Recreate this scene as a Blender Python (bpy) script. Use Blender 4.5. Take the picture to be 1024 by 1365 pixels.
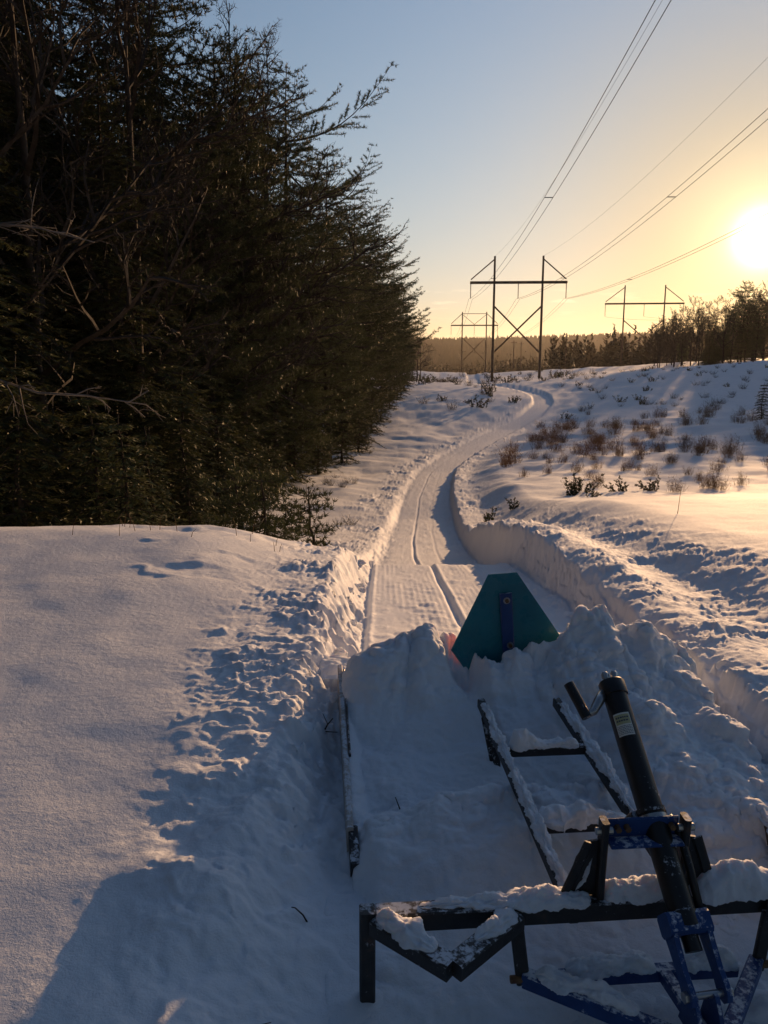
import bpy, bmesh, math, random
import numpy as np
from mathutils import Vector, Matrix

for _o in list(bpy.data.objects):
    bpy.data.objects.remove(_o, do_unlink=True)
SC = bpy.context.scene
COL = SC.collection
R = math.radians

# ------------------------------------------------------------------ camera
cam_d = bpy.data.cameras.new("camera")
cam = bpy.data.objects.new("camera", cam_d)
COL.objects.link(cam)
cam.location = (0, 0, 2.1)
cam.rotation_euler = (R(79), 0, 0)
cam_d.sensor_fit = 'VERTICAL'
cam_d.sensor_height = 24
cam_d.lens = 19.2
cam_d.clip_start = 0.05
cam_d.clip_end = 9000
SC.camera = cam

# ------------------------------------------------------------------ sky, sun, exposure
SUN_EL, SUN_AZ = 6.9, 23.9            # azimuth clockwise from +Y
sdir = Vector((math.sin(R(SUN_AZ)) * math.cos(R(SUN_EL)), math.cos(R(SUN_AZ)) * math.cos(R(SUN_EL)), math.sin(R(SUN_EL))))
world = bpy.data.worlds.new("World")
SC.world = world
world.use_nodes = True
wn, wl = world.node_tree.nodes, world.node_tree.links
for n in list(wn):
    wn.remove(n)


def wnode(t, **k):
    n = wn.new(t)
    for a, b in k.items():
        setattr(n, a, b)
    return n


def wmath(op, a, b=None, clamp=False):
    n = wnode('ShaderNodeMath', operation=op, use_clamp=clamp)
    for i, v in enumerate((a, b)):
        if v is None:
            continue
        if isinstance(v, (int, float)):
            n.inputs[i].default_value = v
        else:
            wl.new(v, n.inputs[i])
    return n.outputs[0]


sky = wnode('ShaderNodeTexSky', sky_type='NISHITA', sun_disc=False, sun_elevation=R(SUN_EL), sun_rotation=R(SUN_AZ))
sky.altitude = 60
sky.air_density = 1.2
sky.dust_density = .2
sky.ozone_density = 3.0
SKY_STRENGTH = 0.10
SKY_TINT = (2.20, 1.95, 2.36)
SKY_SOFT = (1.5, 1.4, 2.0)
geo = wnode('ShaderNodeTexCoord')
dotn = wnode('ShaderNodeVectorMath', operation='DOT_PRODUCT')
nrm = wnode('ShaderNodeVectorMath', operation='NORMALIZE')
wl.new(geo.outputs['Generated'], nrm.inputs[0])
wl.new(nrm.outputs[0], dotn.inputs[0])
dotn.inputs[1].default_value = sdir
d0 = wmath('MAXIMUM', dotn.outputs['Value'], 0.0)
# aureole round the sun: a bright core and two wider, weaker skirts
g1 = wmath('MULTIPLY', wmath('POWER', d0, 4200.0), 42.0)
g2 = wmath('MULTIPLY', wmath('POWER', d0, 420.0), 5.0)
g3 = wmath('MULTIPLY', wmath('POWER', d0, 30.0), .28)


def tint(val, col):
    n = wnode('ShaderNodeVectorMath', operation='SCALE')
    n.inputs[0].default_value = col
    wl.new(val, n.inputs['Scale'])
    return n.outputs[0]


def vadd(a, b):
    n = wnode('ShaderNodeVectorMath', operation='ADD')
    wl.new(a, n.inputs[0])
    wl.new(b, n.inputs[1])
    return n.outputs[0]


hs = wnode('ShaderNodeHueSaturation')
hs.inputs['Saturation'].default_value = 1.0
hs.inputs['Value'].default_value = 1.0
# highlight roll-off put into the sky colour: soften its brightest part, c -> k c / (1 + m c)
pre = wnode('ShaderNodeVectorMath', operation='SCALE')
pre.inputs['Scale'].default_value = SKY_STRENGTH
wl.new(sky.outputs[0], pre.inputs[0])
num = wnode('ShaderNodeVectorMath', operation='MULTIPLY')
num.inputs[1].default_value = SKY_TINT
wl.new(pre.outputs[0], num.inputs[0])
den = wnode('ShaderNodeVectorMath', operation='ADD')
den.inputs[1].default_value = (1, 1, 1)
dsc = wnode('ShaderNodeVectorMath', operation='MULTIPLY')
dsc.inputs[1].default_value = SKY_SOFT
wl.new(pre.outputs[0], dsc.inputs[0])
wl.new(dsc.outputs[0], den.inputs[0])
div = wnode('ShaderNodeVectorMath', operation='DIVIDE')
wl.new(num.outputs[0], div.inputs[0])
wl.new(den.outputs[0], div.inputs[1])
post = wnode('ShaderNodeVectorMath', operation='SCALE')
post.inputs['Scale'].default_value = 1.0 / SKY_STRENGTH
wl.new(div.outputs[0], post.inputs[0])
# the clear sky darkens smoothly away from the sun
hf = wmath('POWER', wmath('ADD', wmath('MULTIPLY', dotn.outputs['Value'], .5), .5), 3.0)
fall = wmath('ADD', wmath('MULTIPLY', hf, .68), .32)
dim = wnode('ShaderNodeVectorMath', operation='SCALE')
wl.new(post.outputs[0], dim.inputs[0])
wl.new(fall, dim.inputs['Scale'])
wl.new(dim.outputs[0], hs.inputs['Color'])
warm = wnode('ShaderNodeMix', data_type='RGBA', blend_type='MULTIPLY')
wl.new(wmath('POWER', d0, 42.0), warm.inputs[0])
wl.new(hs.outputs[0], warm.inputs[6])
warm.inputs[7].default_value = (1.0, .80, .50, 1)
glow = vadd(vadd(tint(g1, (1.0, .86, .55)), tint(g2, (1.0, .82, .46))), tint(g3, (1.0, .62, .26)))
tot = vadd(warm.outputs[2], glow)
# a few thin wisps of cloud low over the sun side
mp = wnode('ShaderNodeMapping')
mp.inputs['Scale'].default_value = (9, 9, 60)
wl.new(nrm.outputs[0], mp.inputs['Vector'])
cn = wnode('ShaderNodeTexNoise')
cn.inputs['Scale'].default_value = 2.2
cn.inputs['Detail'].default_value = 5
wl.new(mp.outputs[0], cn.inputs['Vector'])
sep = wnode('ShaderNodeSeparateXYZ')
wl.new(nrm.outputs[0], sep.inputs[0])
band = wmath('MULTIPLY', wmath('SUBTRACT', 1.0, wmath('MULTIPLY', wmath('ABSOLUTE', wmath('SUBTRACT', sep.outputs['Z'], .058)), 40.0), True),
             wmath('MULTIPLY', wmath('SUBTRACT', cn.outputs['Fac'], .57, True), 9.0, True))
tot = vadd(tot, tint(wmath('MULTIPLY', band, 1.6), (1.0, .78, .5)))
bg = wnode('ShaderNodeBackground')
bg.inputs['Strength'].default_value = SKY_STRENGTH
wl.new(tot, bg.inputs['Color'])
wo = wnode('ShaderNodeOutputWorld')
wl.new(bg.outputs[0], wo.inputs['Surface'])

sun_d = bpy.data.lights.new("sun", 'SUN')
sun_d.energy = 5.0
sun_d.angle = R(0.6)
sun_d.color = (1.0, .59, .29)
sun = bpy.data.objects.new("sun", sun_d)
COL.objects.link(sun)
sun.location = sdir * 50
sun.rotation_euler = sdir.to_track_quat('Z', 'Y').to_euler()

vs = SC.view_settings
SC.display_settings.display_device = 'sRGB'
vs.view_transform = 'Standard'
vs.look = 'None'
vs.exposure = 0.22
vs.gamma = 1.0
vs.use_curve_mapping = False
SC.cycles.max_bounces = 6
SC.cycles.use_denoising = True

# ------------------------------------------------------------------ object helpers


def tag(o, label=None, cat=None, group=None, kind=None):
    if label:
        o['label'] = label
    if cat:
        o['category'] = cat
    if group:
        o['group'] = group
    if kind or cat:
        o['kind'] = kind or 'thing'
    return o


def mesh_np(name, V, F, smooth=True, mats=(), mi=None):
    """mesh from numpy arrays: V (n,3), F list of faces or (m,k) array"""
    me = bpy.data.meshes.new(name)
    V = np.asarray(V, np.float32)
    if isinstance(F, np.ndarray):
        m, k = F.shape
        loops = F.astype(np.int32).ravel()
        starts = np.arange(0, m * k, k, dtype=np.int32)
    else:
        m = len(F)
        lens = np.array([len(f) for f in F], np.int32)
        loops = np.array([i for f in F for i in f], np.int32)
        starts = np.concatenate([[0], np.cumsum(lens)[:-1]]).astype(np.int32)
    me.vertices.add(len(V))
    me.vertices.foreach_set('co', V.ravel())
    me.loops.add(len(loops))
    me.loops.foreach_set('vertex_index', loops)
    me.polygons.add(m)
    me.polygons.foreach_set('loop_start', starts)
    for mt in mats:
        me.materials.append(mt)
    if mi is not None:
        me.polygons.foreach_set('material_index', np.asarray(mi, np.int32))
    me.polygons.foreach_set('use_smooth', np.full(m, bool(smooth)))
    me.update(calc_edges=True)
    me.validate()
    return me


def obj(name, me, parent=None, loc=None):
    o = bpy.data.objects.new(name, me)
    COL.objects.link(o)
    if parent is not None:
        o.parent = parent
    if loc is not None:
        o.location = loc
    return o


def empty(name, loc=(0, 0, 0), rz=0.0):
    o = bpy.data.objects.new(name, None)
    o.empty_display_size = .3
    COL.objects.link(o)
    o.location = loc
    o.rotation_euler = (0, 0, rz)
    return o


# ------------------------------------------------------------------ noise (numpy)
def _hash(ix, iy, iz, seed):
    h = (ix.astype(np.uint32) * np.uint32(374761393)) ^ (iy.astype(np.uint32) * np.uint32(668265263)) ^ (iz.astype(np.uint32) * np.uint32(2147483647 - 1274126177)) ^ np.uint32((seed * 2654435761) & 0xffffffff)
    h = (h ^ (h >> np.uint32(13))) * np.uint32(1274126177)
    h = (h ^ (h >> np.uint32(16))) * np.uint32(2246822519)
    return h ^ (h >> np.uint32(15))


def perlin2(x, y, seed=0):
    x = np.asarray(x, float)
    y = np.asarray(y, float)
    x0 = np.floor(x).astype(np.int64)
    y0 = np.floor(y).astype(np.int64)
    fx, fy = x - x0, y - y0
    u = fx * fx * fx * (fx * (fx * 6 - 15) + 10)
    v = fy * fy * fy * (fy * (fy * 6 - 15) + 10)

    def g(ix, iy, dx, dy):
        a = _hash(ix, iy, np.zeros_like(ix), seed).astype(float) * (2 * math.pi / 4294967296.0)
        return np.cos(a) * dx + np.sin(a) * dy
    n00 = g(x0, y0, fx, fy)
    n10 = g(x0 + 1, y0, fx - 1, fy)
    n01 = g(x0, y0 + 1, fx, fy - 1)
    n11 = g(x0 + 1, y0 + 1, fx - 1, fy - 1)
    return 1.5 * ((n00 * (1 - u) + n10 * u) * (1 - v) + (n01 * (1 - u) + n11 * u) * v)


def fbm(x, y, seed=0, octv=4, gain=.5):
    s, a = 0, 1.0
    for i in range(octv):
        s = s + a * perlin2(x * 2 ** i + 17.3 * i, y * 2 ** i - 9.1 * i, seed + i)
        a *= gain
    return s


def clumps(x, y, seed=0, p=.75):
    """rounded lumps: cellular bumps with random radius and height (0..1)"""
    x0 = np.floor(x).astype(np.int64)
    y0 = np.floor(y).astype(np.int64)
    out = np.zeros_like(x)
    for dx in (-1, 0, 1):
        for dy in (-1, 0, 1):
            ix, iy = x0 + dx, y0 + dy
            h = _hash(ix, iy, np.zeros_like(ix), seed)
            rx = (h & np.uint32(1023)).astype(float) / 1023
            ry = ((h >> np.uint32(10)) & np.uint32(1023)).astype(float) / 1023
            rr = ((h >> np.uint32(20)) & np.uint32(1023)).astype(float) / 1023
            on = rr < p
            rad = .35 + .6 * (rr / p)
            d2 = ((x - ix - rx) ** 2 + (y - iy - ry) ** 2) / rad ** 2
            b = np.sqrt(np.clip(1 - d2, 0, 1)) * rad * on
            out = np.maximum(out, b)
    return out


def warped(x, y, k, amp, seed):
    return x + amp * fbm(x * k, y * k, seed, 3), y + amp * fbm(x * k + 7.7, y * k + 3.1, seed + 50, 3)


def crust(x, y, seed, k=1.0):
    """broken crusty lumps of thrown snow, irregular in size and outline"""
    wx_, wy_ = warped(x, y, 3.2 * k, .10 / k, seed)
    big = clumps(wx_ * 3.3 * k, wy_ * 4.8 * k, seed + 1, .34) ** 1.3
    mid = clumps(wx_ * 7.5 * k, wy_ * 11 * k, seed + 2, .45)
    ridg = np.clip(1 - 2.2 * np.abs(perlin2(wx_ * 4.5 * k, wy_ * 8 * k, seed + 3)), 0, 1) ** 2
    patch = .35 + .65 * sstep(-.25, .45, fbm(x * .9 * k, y * .9 * k, seed + 4, 2))
    return -.012 + patch * (.058 * big + .028 * mid + .024 * ridg + .020 * np.maximum(0, fbm(wx_ * 10 * k, wy_ * 15 * k, seed + 5, 3)))


def sstep(a, b, x):
    t = np.clip((x - a) / (b - a), 0, 1)
    return t * t * (3 - 2 * t)


# ------------------------------------------------------------------ terrain
def profile(pts, k):
    ys = np.arange(-30, 720, .1)
    z = np.interp(ys, [p[0] for p in pts], [p[1] for p in pts])
    n = int(k / .1)
    w = np.hanning(2 * n + 3)
    w /= w.sum()
    zp = np.pad(z, n + 1, mode='edge')
    zs = np.convolve(zp, w, 'valid')
    return lambda y: np.interp(y, ys, zs)


ZT = profile([(-30, -1.2), (-10, -.75), (-3, -.6), (0, -.45), (1.5, -.33), (2.66, -.24), (3.5, -.18), (4.5, -.11), (5.3, -.10), (6, -.19), (7.4, -.44),
              (9.5, -.70), (11.4, -.97), (12.2, -1.08), (13.1, -1.38), (14.5, -1.82), (17, -2.22), (20, -2.68), (23.5, -3.13), (28, -3.6), (34, -3.88), (45, -4.38),
              (54, -4.53), (70, -4.35), (82, -3.75), (97, -3.07), (108, -2.68), (116, -2.5), (125, -2.75), (140, -3.1), (158, -3.0), (172, -2.3), (185, -3.5),
              (210, -6), (260, -9), (330, -12), (720, -24)], .45)
ZL = profile([(-30, -1.2), (-10, -.9), (-3, -.6), (0, -.14), (1.5, -.06), (2.5, 0), (3.65, .06), (4.5, .095), (5.6, .11), (7, .05), (8.8, -.12), (10, -.32), (11.5, -.66), (13, -1.15),
              (17, -2.08), (23.5, -3.03), (34, -3.8), (45, -4.3), (54, -4.45), (70, -4.27), (82, -3.5), (97, -2.8), (108, -2.4), (116, -2.2), (125, -2.5), (140, -2.9),
              (158, -2.8), (172, -1.9), (185, -3.3), (210, -6), (260, -9), (330, -12), (720, -24)], .8)
ZLF = profile([(-30, -.9), (-10, -.6), (0, -.09), (2.5, .035), (5, .145), (7, .185), (8.6, .185), (9.4, .11), (10.4, -.12), (11.5, -.45), (13, -1.0), (720, -24)], .7)
ZR = profile([(-30, -1.1), (-10, -.7), (0, -.25), (2.6, 0.0), (4.4, .15), (6.8, -.06), (8.2, -.16), (9.8, -.26), (12.5, -.55), (15, -1.05), (17.7, -1.62), (20, -2.25), (23.5, -2.75),
              (28, -3.2), (34, -3.5), (45, -4.15), (54, -4.4), (70, -4.25), (82, -3.65), (97, -2.8), (108, -2.4), (116, -2.2), (125, -2.5), (140, -2.9), (158, -2.8),
              (172, -2.1), (185, -3.3), (210, -6), (260, -9), (330, -12), (720, -24)], .45)
ZRF = profile([(-30, -.6), (0, .1), (4.4, .28), (7, .12), (10, -.08), (12, -.28), (16, -.72), (19, -1.35), (25, -2.3), (35, -3.2), (45, -3.8), (54, -4.0), (70, -3.9), (82, -3.4), (97, -2.7),
               (108, -2.3), (116, -2.1), (125, -2.3), (140, -2.6), (158, -2.6), (172, -2.0), (185, -3.2), (210, -6), (260, -9), (330, -12), (720, -24)], 1.0)
_xc = profile([(-30, .85), (9, .85), (13, .84), (17, .74), (23.5, .99), (34, 1.6), (45, 2.7), (54, 4.8), (62, 7.4), (70, 10.2), (79, 13.9), (90, 17.2), (98, 18.4), (104, 18.3), (111, 16.8),
               (120, 14.4), (135, 14.6), (160, 17), (185, 19), (720, 60)], 3.0)
_dx = lambda y: (_xc(y + .5) - _xc(y - .5))


def terrain(x, y, detail=True):
    xc = _xc(y)
    t = (x - xc) / np.sqrt(1 + _dx(y) ** 2)          # signed distance from the trail's centre line
    zt, zl, zr, zf = ZT(y), ZL(y), ZR(y), ZRF(y)
    near = 1 - sstep(9, 14, y)
    # left edge: lip wanders away from the trail close to the camera
    lipL = -1.40 - .22 * (1 - sstep(2.0, 4.6, y)) + .34 * sstep(11, 19, y) + .05 * fbm(y * 1.3, y * 0 + 3, 5, 3)
    baseL = -1.06 + .06 * (1 - sstep(2.0, 4.4, y)) + .34 * sstep(11, 19, y) + .03 * fbm(y * 2.1, y * 0 + 8, 6, 3)
    lipR = 1.31 + .08 * fbm(y * 1.1, y * 0 + 1, 7, 4)
    baseR = 1.11 + .05 * fbm(y * 1.9, y * 0 + 2, 8, 4)
    farb = sstep(13, 19, y)
    # fields
    sl = np.maximum(0, -t - 1.9)
    kl = sstep(1.5, 3.0, -t)
    riseL = (ZLF(y) - zl) * kl * (1 - sstep(11, 13, y)) - .02 * np.minimum(sl, 12) * (1 - sstep(3, 6, y))
    riseL = riseL + .035 * np.clip(sl, 0, 40) * sstep(14, 40, y)
    left = zl + riseL
    sr = np.maximum(0, t - 3.0)
    k = sstep(1.9, 3.6, t)
    right = zr * (1 - k) + zf * k
    right = right + np.clip(t - 4.2, 0, 60) * (.012 + .072 * sstep(24, 60, y) * (1 - .4 * sstep(120, 170, y)))
    right = right - .10 * np.exp(-((t - 2.25) / .42) ** 2) * sstep(4, 7, y) * (1 - sstep(14, 18, y))
    right = right + .05 * np.exp(-((t - 1.62) / .25) ** 2) * (1 - sstep(14, 18, y))
    aL = sstep(baseL, lipL, t)                        # 1 = field on the left
    aL = 1 - sstep(lipL, baseL, t)
    aR = sstep(baseR, lipR, t)
    z = zt + (left - zt) * aL + (right - zt) * aR
    if not detail:
        return z
    onL, onR, onT = aL, aR, (1 - aL) * (1 - aR)
    # broad undulation
    far = sstep(16, 40, y)
    z = z + (.03 + .12 * far) * fbm(x * .22, y * .22, 11, 3) * np.maximum(onL, onR) * sstep(0, 2, np.abs(t) - 1.3)
    z = z + .012 * fbm(x * 1.1, y * 1.1, 13, 3) * np.maximum(onL, onR)
    # hummocky cover further out
    z = z + far * .05 * clumps(x * .8, y * .8, 17, .4) * sstep(1.6, 4, np.abs(t))
    # loose thrown snow beside the trail
    wob = .25 * fbm(x * .9, y * .9, 21, 3)
    wL = .62 + .25 * sstep(3, 5, y) - .25 * sstep(9, 12, y)
    mL = sstep(-1.1, -1.25, t) * (1 - sstep(wL * .55, wL * 1.15, -t - 1.25 + wob)) * (.25 + .75 * sstep(2.3, 4.2, y)) * (1 - sstep(30, 60, y))
    mR = sstep(1.1, 1.3, t) * (1 - sstep(1.3, 2.3, t - 1.3 + wob * 1.6)) * (1 - sstep(30, 60, y))
    m = np.maximum(mL, mR * .85)
    fl = (1 - .5 * sstep(12, 25, y))
    z = z + fl * m * crust(x, y, 31, 1.45)
    mF = np.maximum(sstep(-1.0, -1.15, t) * (1 - sstep(1.8, 3.0, -t + wob * 2)), sstep(1.0, 1.2, t) * (1 - sstep(1.6, 2.8, t + wob * 2))) * sstep(11, 15, y) * (1 - sstep(95, 120, y))
    z = z + mF * 1.5 * crust(x, y, 131, .55)
    # bank faces: broken blocks
    fL = np.exp(-((t - (lipL + baseL) / 2) / .20) ** 2) * (1 - .8 * (1 - sstep(2.6, 4.6, y)))
    fR = np.exp(-((t - (lipR + baseR) / 2) / .15) ** 2)
    z = z + fl * (fL * 1.15 + fR * .85) * (1.5 * crust(x, y, 41, 1.15) + .035 * fbm(x * 7, y * 7, 45, 4) - .05)
    strat = np.exp(-((t - (lipR + baseR) / 2) / .12) ** 2) * fl
    z = z + strat * (.030 * np.sin(z * 46 + 3 * fbm(x * 1.2, y * 1.2, 47, 2)) + .05 * np.maximum(0, fbm(x * 4.5, y * 2.6, 48, 3)) - .015)
    foot = sstep(.86, 1.02, t) * (1 - sstep(1.06, 1.16, t)) * sstep(5, 6.5, y) * (1 - sstep(25, 40, y))
    z = z + foot * (.05 * clumps(x * 9, y * 7, 49, .35) + .02 * clumps(x * 20, y * 17, 50, .4))
    # foot of the left bank near the camera: trampled slope
    fs = onT * 0 + (1 - sstep(3.6, 5.4, y)) * sstep(-2.2, -1.5, t) * (1 - sstep(-1.0, -.75, t))
    z = z + fs * (.04 * fbm(x * 2.2, y * 2.2, 51, 4) + .22 * crust(x, y, 53, .8))
    # groomed trail: fine combing, chatter and two runner grooves
    groom = (1 - aL) * (1 - aR) * sstep(4.5, 6, y)
    z = z + groom * ((.0021 * (1 - .75 * sstep(11, 15, y))) * np.sin(t * 95 + 1.2 * fbm(t * 2, y * .15, 61, 2)) * sstep(-.25, .35, fbm(t * 1.6, y * .5, 63, 3)) + .007 * fbm(t * 4, y * 1.5, 65, 3) + .010 * np.maximum(0, fbm(t * 9, y * 6, 66, 3) - .3) + .018 * clumps(x * 9, y * 7, 62, .06))
    chat = np.exp(-((t + .45) / .22) ** 2) * groom * (1 - sstep(10, 12, y))
    z = z + chat * .012 * fbm(t * 5, y * 9, 67, 3)
    for tc, dep, wd in ((-1.03, .05, .028), (-.12, .045, .03), (.42, .012, .03)):
        tcw = tc + .02 * fbm(y * .35, y * 0 + tc * 10, 69, 2)
        z = z - groom * dep * np.exp(-((t - tcw) / wd) ** 2) * (1 - .6 * sstep(12, 30, y))
        z = z + groom * dep * .3 * np.exp(-((t - tcw - .06) / wd) ** 2) * (1 - .6 * sstep(12, 30, y))
    soft = (1 - aL) * (1 - aR) * (1 - sstep(4.5, 6, y))
    z = z + soft * (.02 * fbm(x * 2.2, y * 2.2, 71, 4) + .012 * clumps(x * 6, y * 6, 73, .25))
    # small hollows and old tracks on the smooth left field
    hx_, hy_ = warped(x, y, 2.0, .22, 77)
    for (hx, hy, hr, hd) in ((-1.75, 7.3, .22, .05), (-2.0, 7.0, .18, .035), (-2.35, 8.2, .12, .03), (-1.55, 8.0, .14, .03), (-2.2, 9.1, .3, .06), (-3.0, 9.3, .26, .05), (-1.7, 9.2, .25, .05), (-1.45, 9.5, .25, .05)):
        q = ((hx_ - hx) ** 2 + ((hy_ - hy) * 1.6) ** 2) / hr ** 2
        z = z - .45 * hd * np.exp(-q) + .4 * hd * np.exp(-(((hx_ - hx) ** 2 + ((hy_ - hy - hr) * 1.6) ** 2) / hr ** 2))
    return z


def zat(x, y):
    return float(terrain(np.array([float(x)]), np.array([float(y)]))[0])


# ------------------------------------------------------------------ materials
def new_mat(name):
    m = bpy.data.materials.new(name)
    m.use_nodes = True
    nt = m.node_tree
    p = nt.nodes['Principled BSDF']
    return m, nt, p


def noise_node(nt, scale, detail=3, rough=.5, coord='Object'):
    tc = nt.nodes.new('ShaderNodeTexCoord')
    n = nt.nodes.new('ShaderNodeTexNoise')
    n.inputs['Scale'].default_value = scale
    n.inputs['Detail'].default_value = detail
    n.inputs['Roughness'].default_value = rough
    nt.links.new(tc.outputs[coord], n.inputs['Vector'])
    return n


def ramp(nt, fac, stops):
    r = nt.nodes.new('ShaderNodeValToRGB')
    e = r.color_ramp.elements
    while len(e) < len(stops):
        e.new(.5)
    for i, (p, c) in enumerate(stops):
        e[i].position = p
        e[i].color = (*c, 1)
    nt.links.new(fac, r.inputs['Fac'])
    return r.outputs['Color']


def bump(nt, p, heights, normal_in=None):
    last = normal_in
    for h, strength, dist in heights:
        b = nt.nodes.new('ShaderNodeBump')
        b.inputs['Strength'].default_value = strength
        b.inputs['Distance'].default_value = dist
        nt.links.new(h, b.inputs['Height'])
        if last is not None:
            nt.links.new(last, b.inputs['Normal'])
        last = b.outputs['Normal']
    nt.links.new(last, p.inputs['Normal'])


def snow_material(name, sss=.0, fine=1.0):
    m, nt, p = new_mat(name)
    n1 = noise_node(nt, 1.4, 4)
    c = ramp(nt, n1.outputs['Fac'], [(.3, (.78, .80, .84)), (.7, (.86, .87, .89))])
    nt.links.new(c, p.inputs['Base Color'])
    p.inputs['Roughness'].default_value = .75
    p.inputs['Specular IOR Level'].default_value = .12
    if sss:
        p.inputs['Subsurface Weight'].default_value = sss
        p.inputs['Subsurface Radius'].default_value = (1.0, .8, .65)
        p.inputs['Subsurface Scale'].default_value = .03
    a = noise_node(nt, 22, 3)
    b = noise_node(nt, 95, 3, .65)
    d = noise_node(nt, 320, 2, .7)
    bump(nt, p, [(a.outputs['Fac'], .5 * fine, .012), (b.outputs['Fac'], .55 * fine, .006), (d.outputs['Fac'], .6 * fine, .0025)])
    return m


M = {}
M['snow'] = snow_material('snow')
M['snow_heap'] = snow_material('packed_snow', .25)


def metal(name, base, base2, rough, metallic=.0, scale=9, wear=None, bumpk=.3):
    m, nt, p = new_mat(name)
    n = noise_node(nt, scale, 5, .6)
    stops = [(.35, base), (.62, base2)]
    if wear:
        stops.append((.74, wear))
    nt.links.new(ramp(nt, n.outputs['Fac'], stops), p.inputs['Base Color'])
    p.inputs['Metallic'].default_value = metallic
    n2 = noise_node(nt, scale * 5, 3)
    rr = nt.nodes.new('ShaderNodeMapRange')
    rr.inputs['To Min'].default_value = rough - .12
    rr.inputs['To Max'].default_value = rough + .15
    nt.links.new(n2.outputs['Fac'], rr.inputs['Value'])
    nt.links.new(rr.outputs[0], p.inputs['Roughness'])
    bump(nt, p, [(n2.outputs['Fac'], bumpk, .002)])
    return m


M['black_steel'] = metal('worn_black_steel', (.016, .015, .015), (.03, .027, .025), .5, 0, 13, (.085, .048, .03))
M['cylinder_black'] = metal('cylinder_black_paint', (.010, .009, .009), (.016, .014, .013), .42, 0, 6)
M['blue_steel'] = metal('blue_paint', (.007, .040, .16), (.012, .060, .21), .45, 0, 11, (.035, .05, .08))
M['teal_plate'] = metal('teal_plate', (.012, .15, .20), (.026, .21, .26), .28, 0, 3)
M['bright_steel'] = metal('bright_steel', (.42, .41, .40), (.55, .54, .52), .3, .9, 12)
M['rust'] = metal('rusty_bolt', (.11, .05, .025), (.22, .12, .05), .7, .2, 30)
M['wood_board'] = metal('weathered_board', (.10, .065, .045), (.17, .12, .085), .8, 0, 14)
M['pale_board'] = metal('frosted_board', (.34, .30, .27), (.46, .42, .38), .8, 0, 14, (.62, .62, .63))
M['pole_wood'] = metal('pole_wood', (.07, .045, .03), (.11, .075, .05), .85, 0, 2)
M['wire'] = metal('conductor_metal', (.018, .017, .016), (.026, .024, .023), .85, 0, 5)
M['wire'].node_tree.nodes['Principled BSDF'].inputs['Specular IOR Level'].default_value = .05
M['insulator'] = metal('insulator_glaze', (.10, .07, .05), (.14, .10, .08), .35, 0, 5)
M['label_paper'] = metal('label_paper', (.72, .70, .63), (.80, .78, .70), .6, 0, 20, bumpk=.05)
M['label_olive'] = metal('label_band', (.46, .44, .22), (.54, .51, .28), .6, 0, 20, bumpk=.05)
M['label_ink'] = metal('label_ink', (.07, .08, .10), (.09, .10, .13), .6, 0, 20, bumpk=.05)
M['orange'] = metal('sign_orange', (.55, .10, .02), (.62, .13, .03), .5, 0, 6, bumpk=.05)


def frost(m, amount, scale=38):
    """wind-blown snow dust and rime on faces that look upward"""
    nt = m.node_tree
    p = nt.nodes['Principled BSDF']
    src = p.inputs['Base Color'].links[0].from_socket
    g = nt.nodes.new('ShaderNodeNewGeometry')
    sx = nt.nodes.new('ShaderNodeSeparateXYZ')
    nt.links.new(g.outputs['True Normal'], sx.inputs[0])
    n1 = noise_node(nt, scale, 6, .7)
    n2 = noise_node(nt, scale * .16, 3, .5)
    a_ = nt.nodes.new('ShaderNodeMath')
    a_.operation = 'MULTIPLY_ADD'
    nt.links.new(sx.outputs['Z'], a_.inputs[0])
    a_.inputs[1].default_value = .20
    nt.links.new(n1.outputs['Fac'], a_.inputs[2])
    b_ = nt.nodes.new('ShaderNodeMath')
    b_.operation = 'MULTIPLY_ADD'
    nt.links.new(n2.outputs['Fac'], b_.inputs[0])
    b_.inputs[1].default_value = .55
    nt.links.new(a_.outputs[0], b_.inputs[2])
    r = nt.nodes.new('ShaderNodeMapRange')
    r.inputs['From Min'].default_value = 1.04 - amount
    r.inputs['From Max'].default_value = 1.16 - amount
    nt.links.new(b_.outputs[0], r.inputs['Value'])
    mx = nt.nodes.new('ShaderNodeMix')
    mx.data_type = 'RGBA'
    nt.links.new(r.outputs[0], mx.inputs[0])
    nt.links.new(src, mx.inputs[6])
    mx.inputs[7].default_value = (.62, .64, .68, 1)
    nt.links.new(mx.outputs[2], p.inputs['Base Color'])


frost(M['black_steel'], .10)
frost(M['blue_steel'], .11)
frost(M['cylinder_black'], -.02, 60)
frost(M['pale_board'], .16)
frost(M['teal_plate'], -.06, 50)


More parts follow.
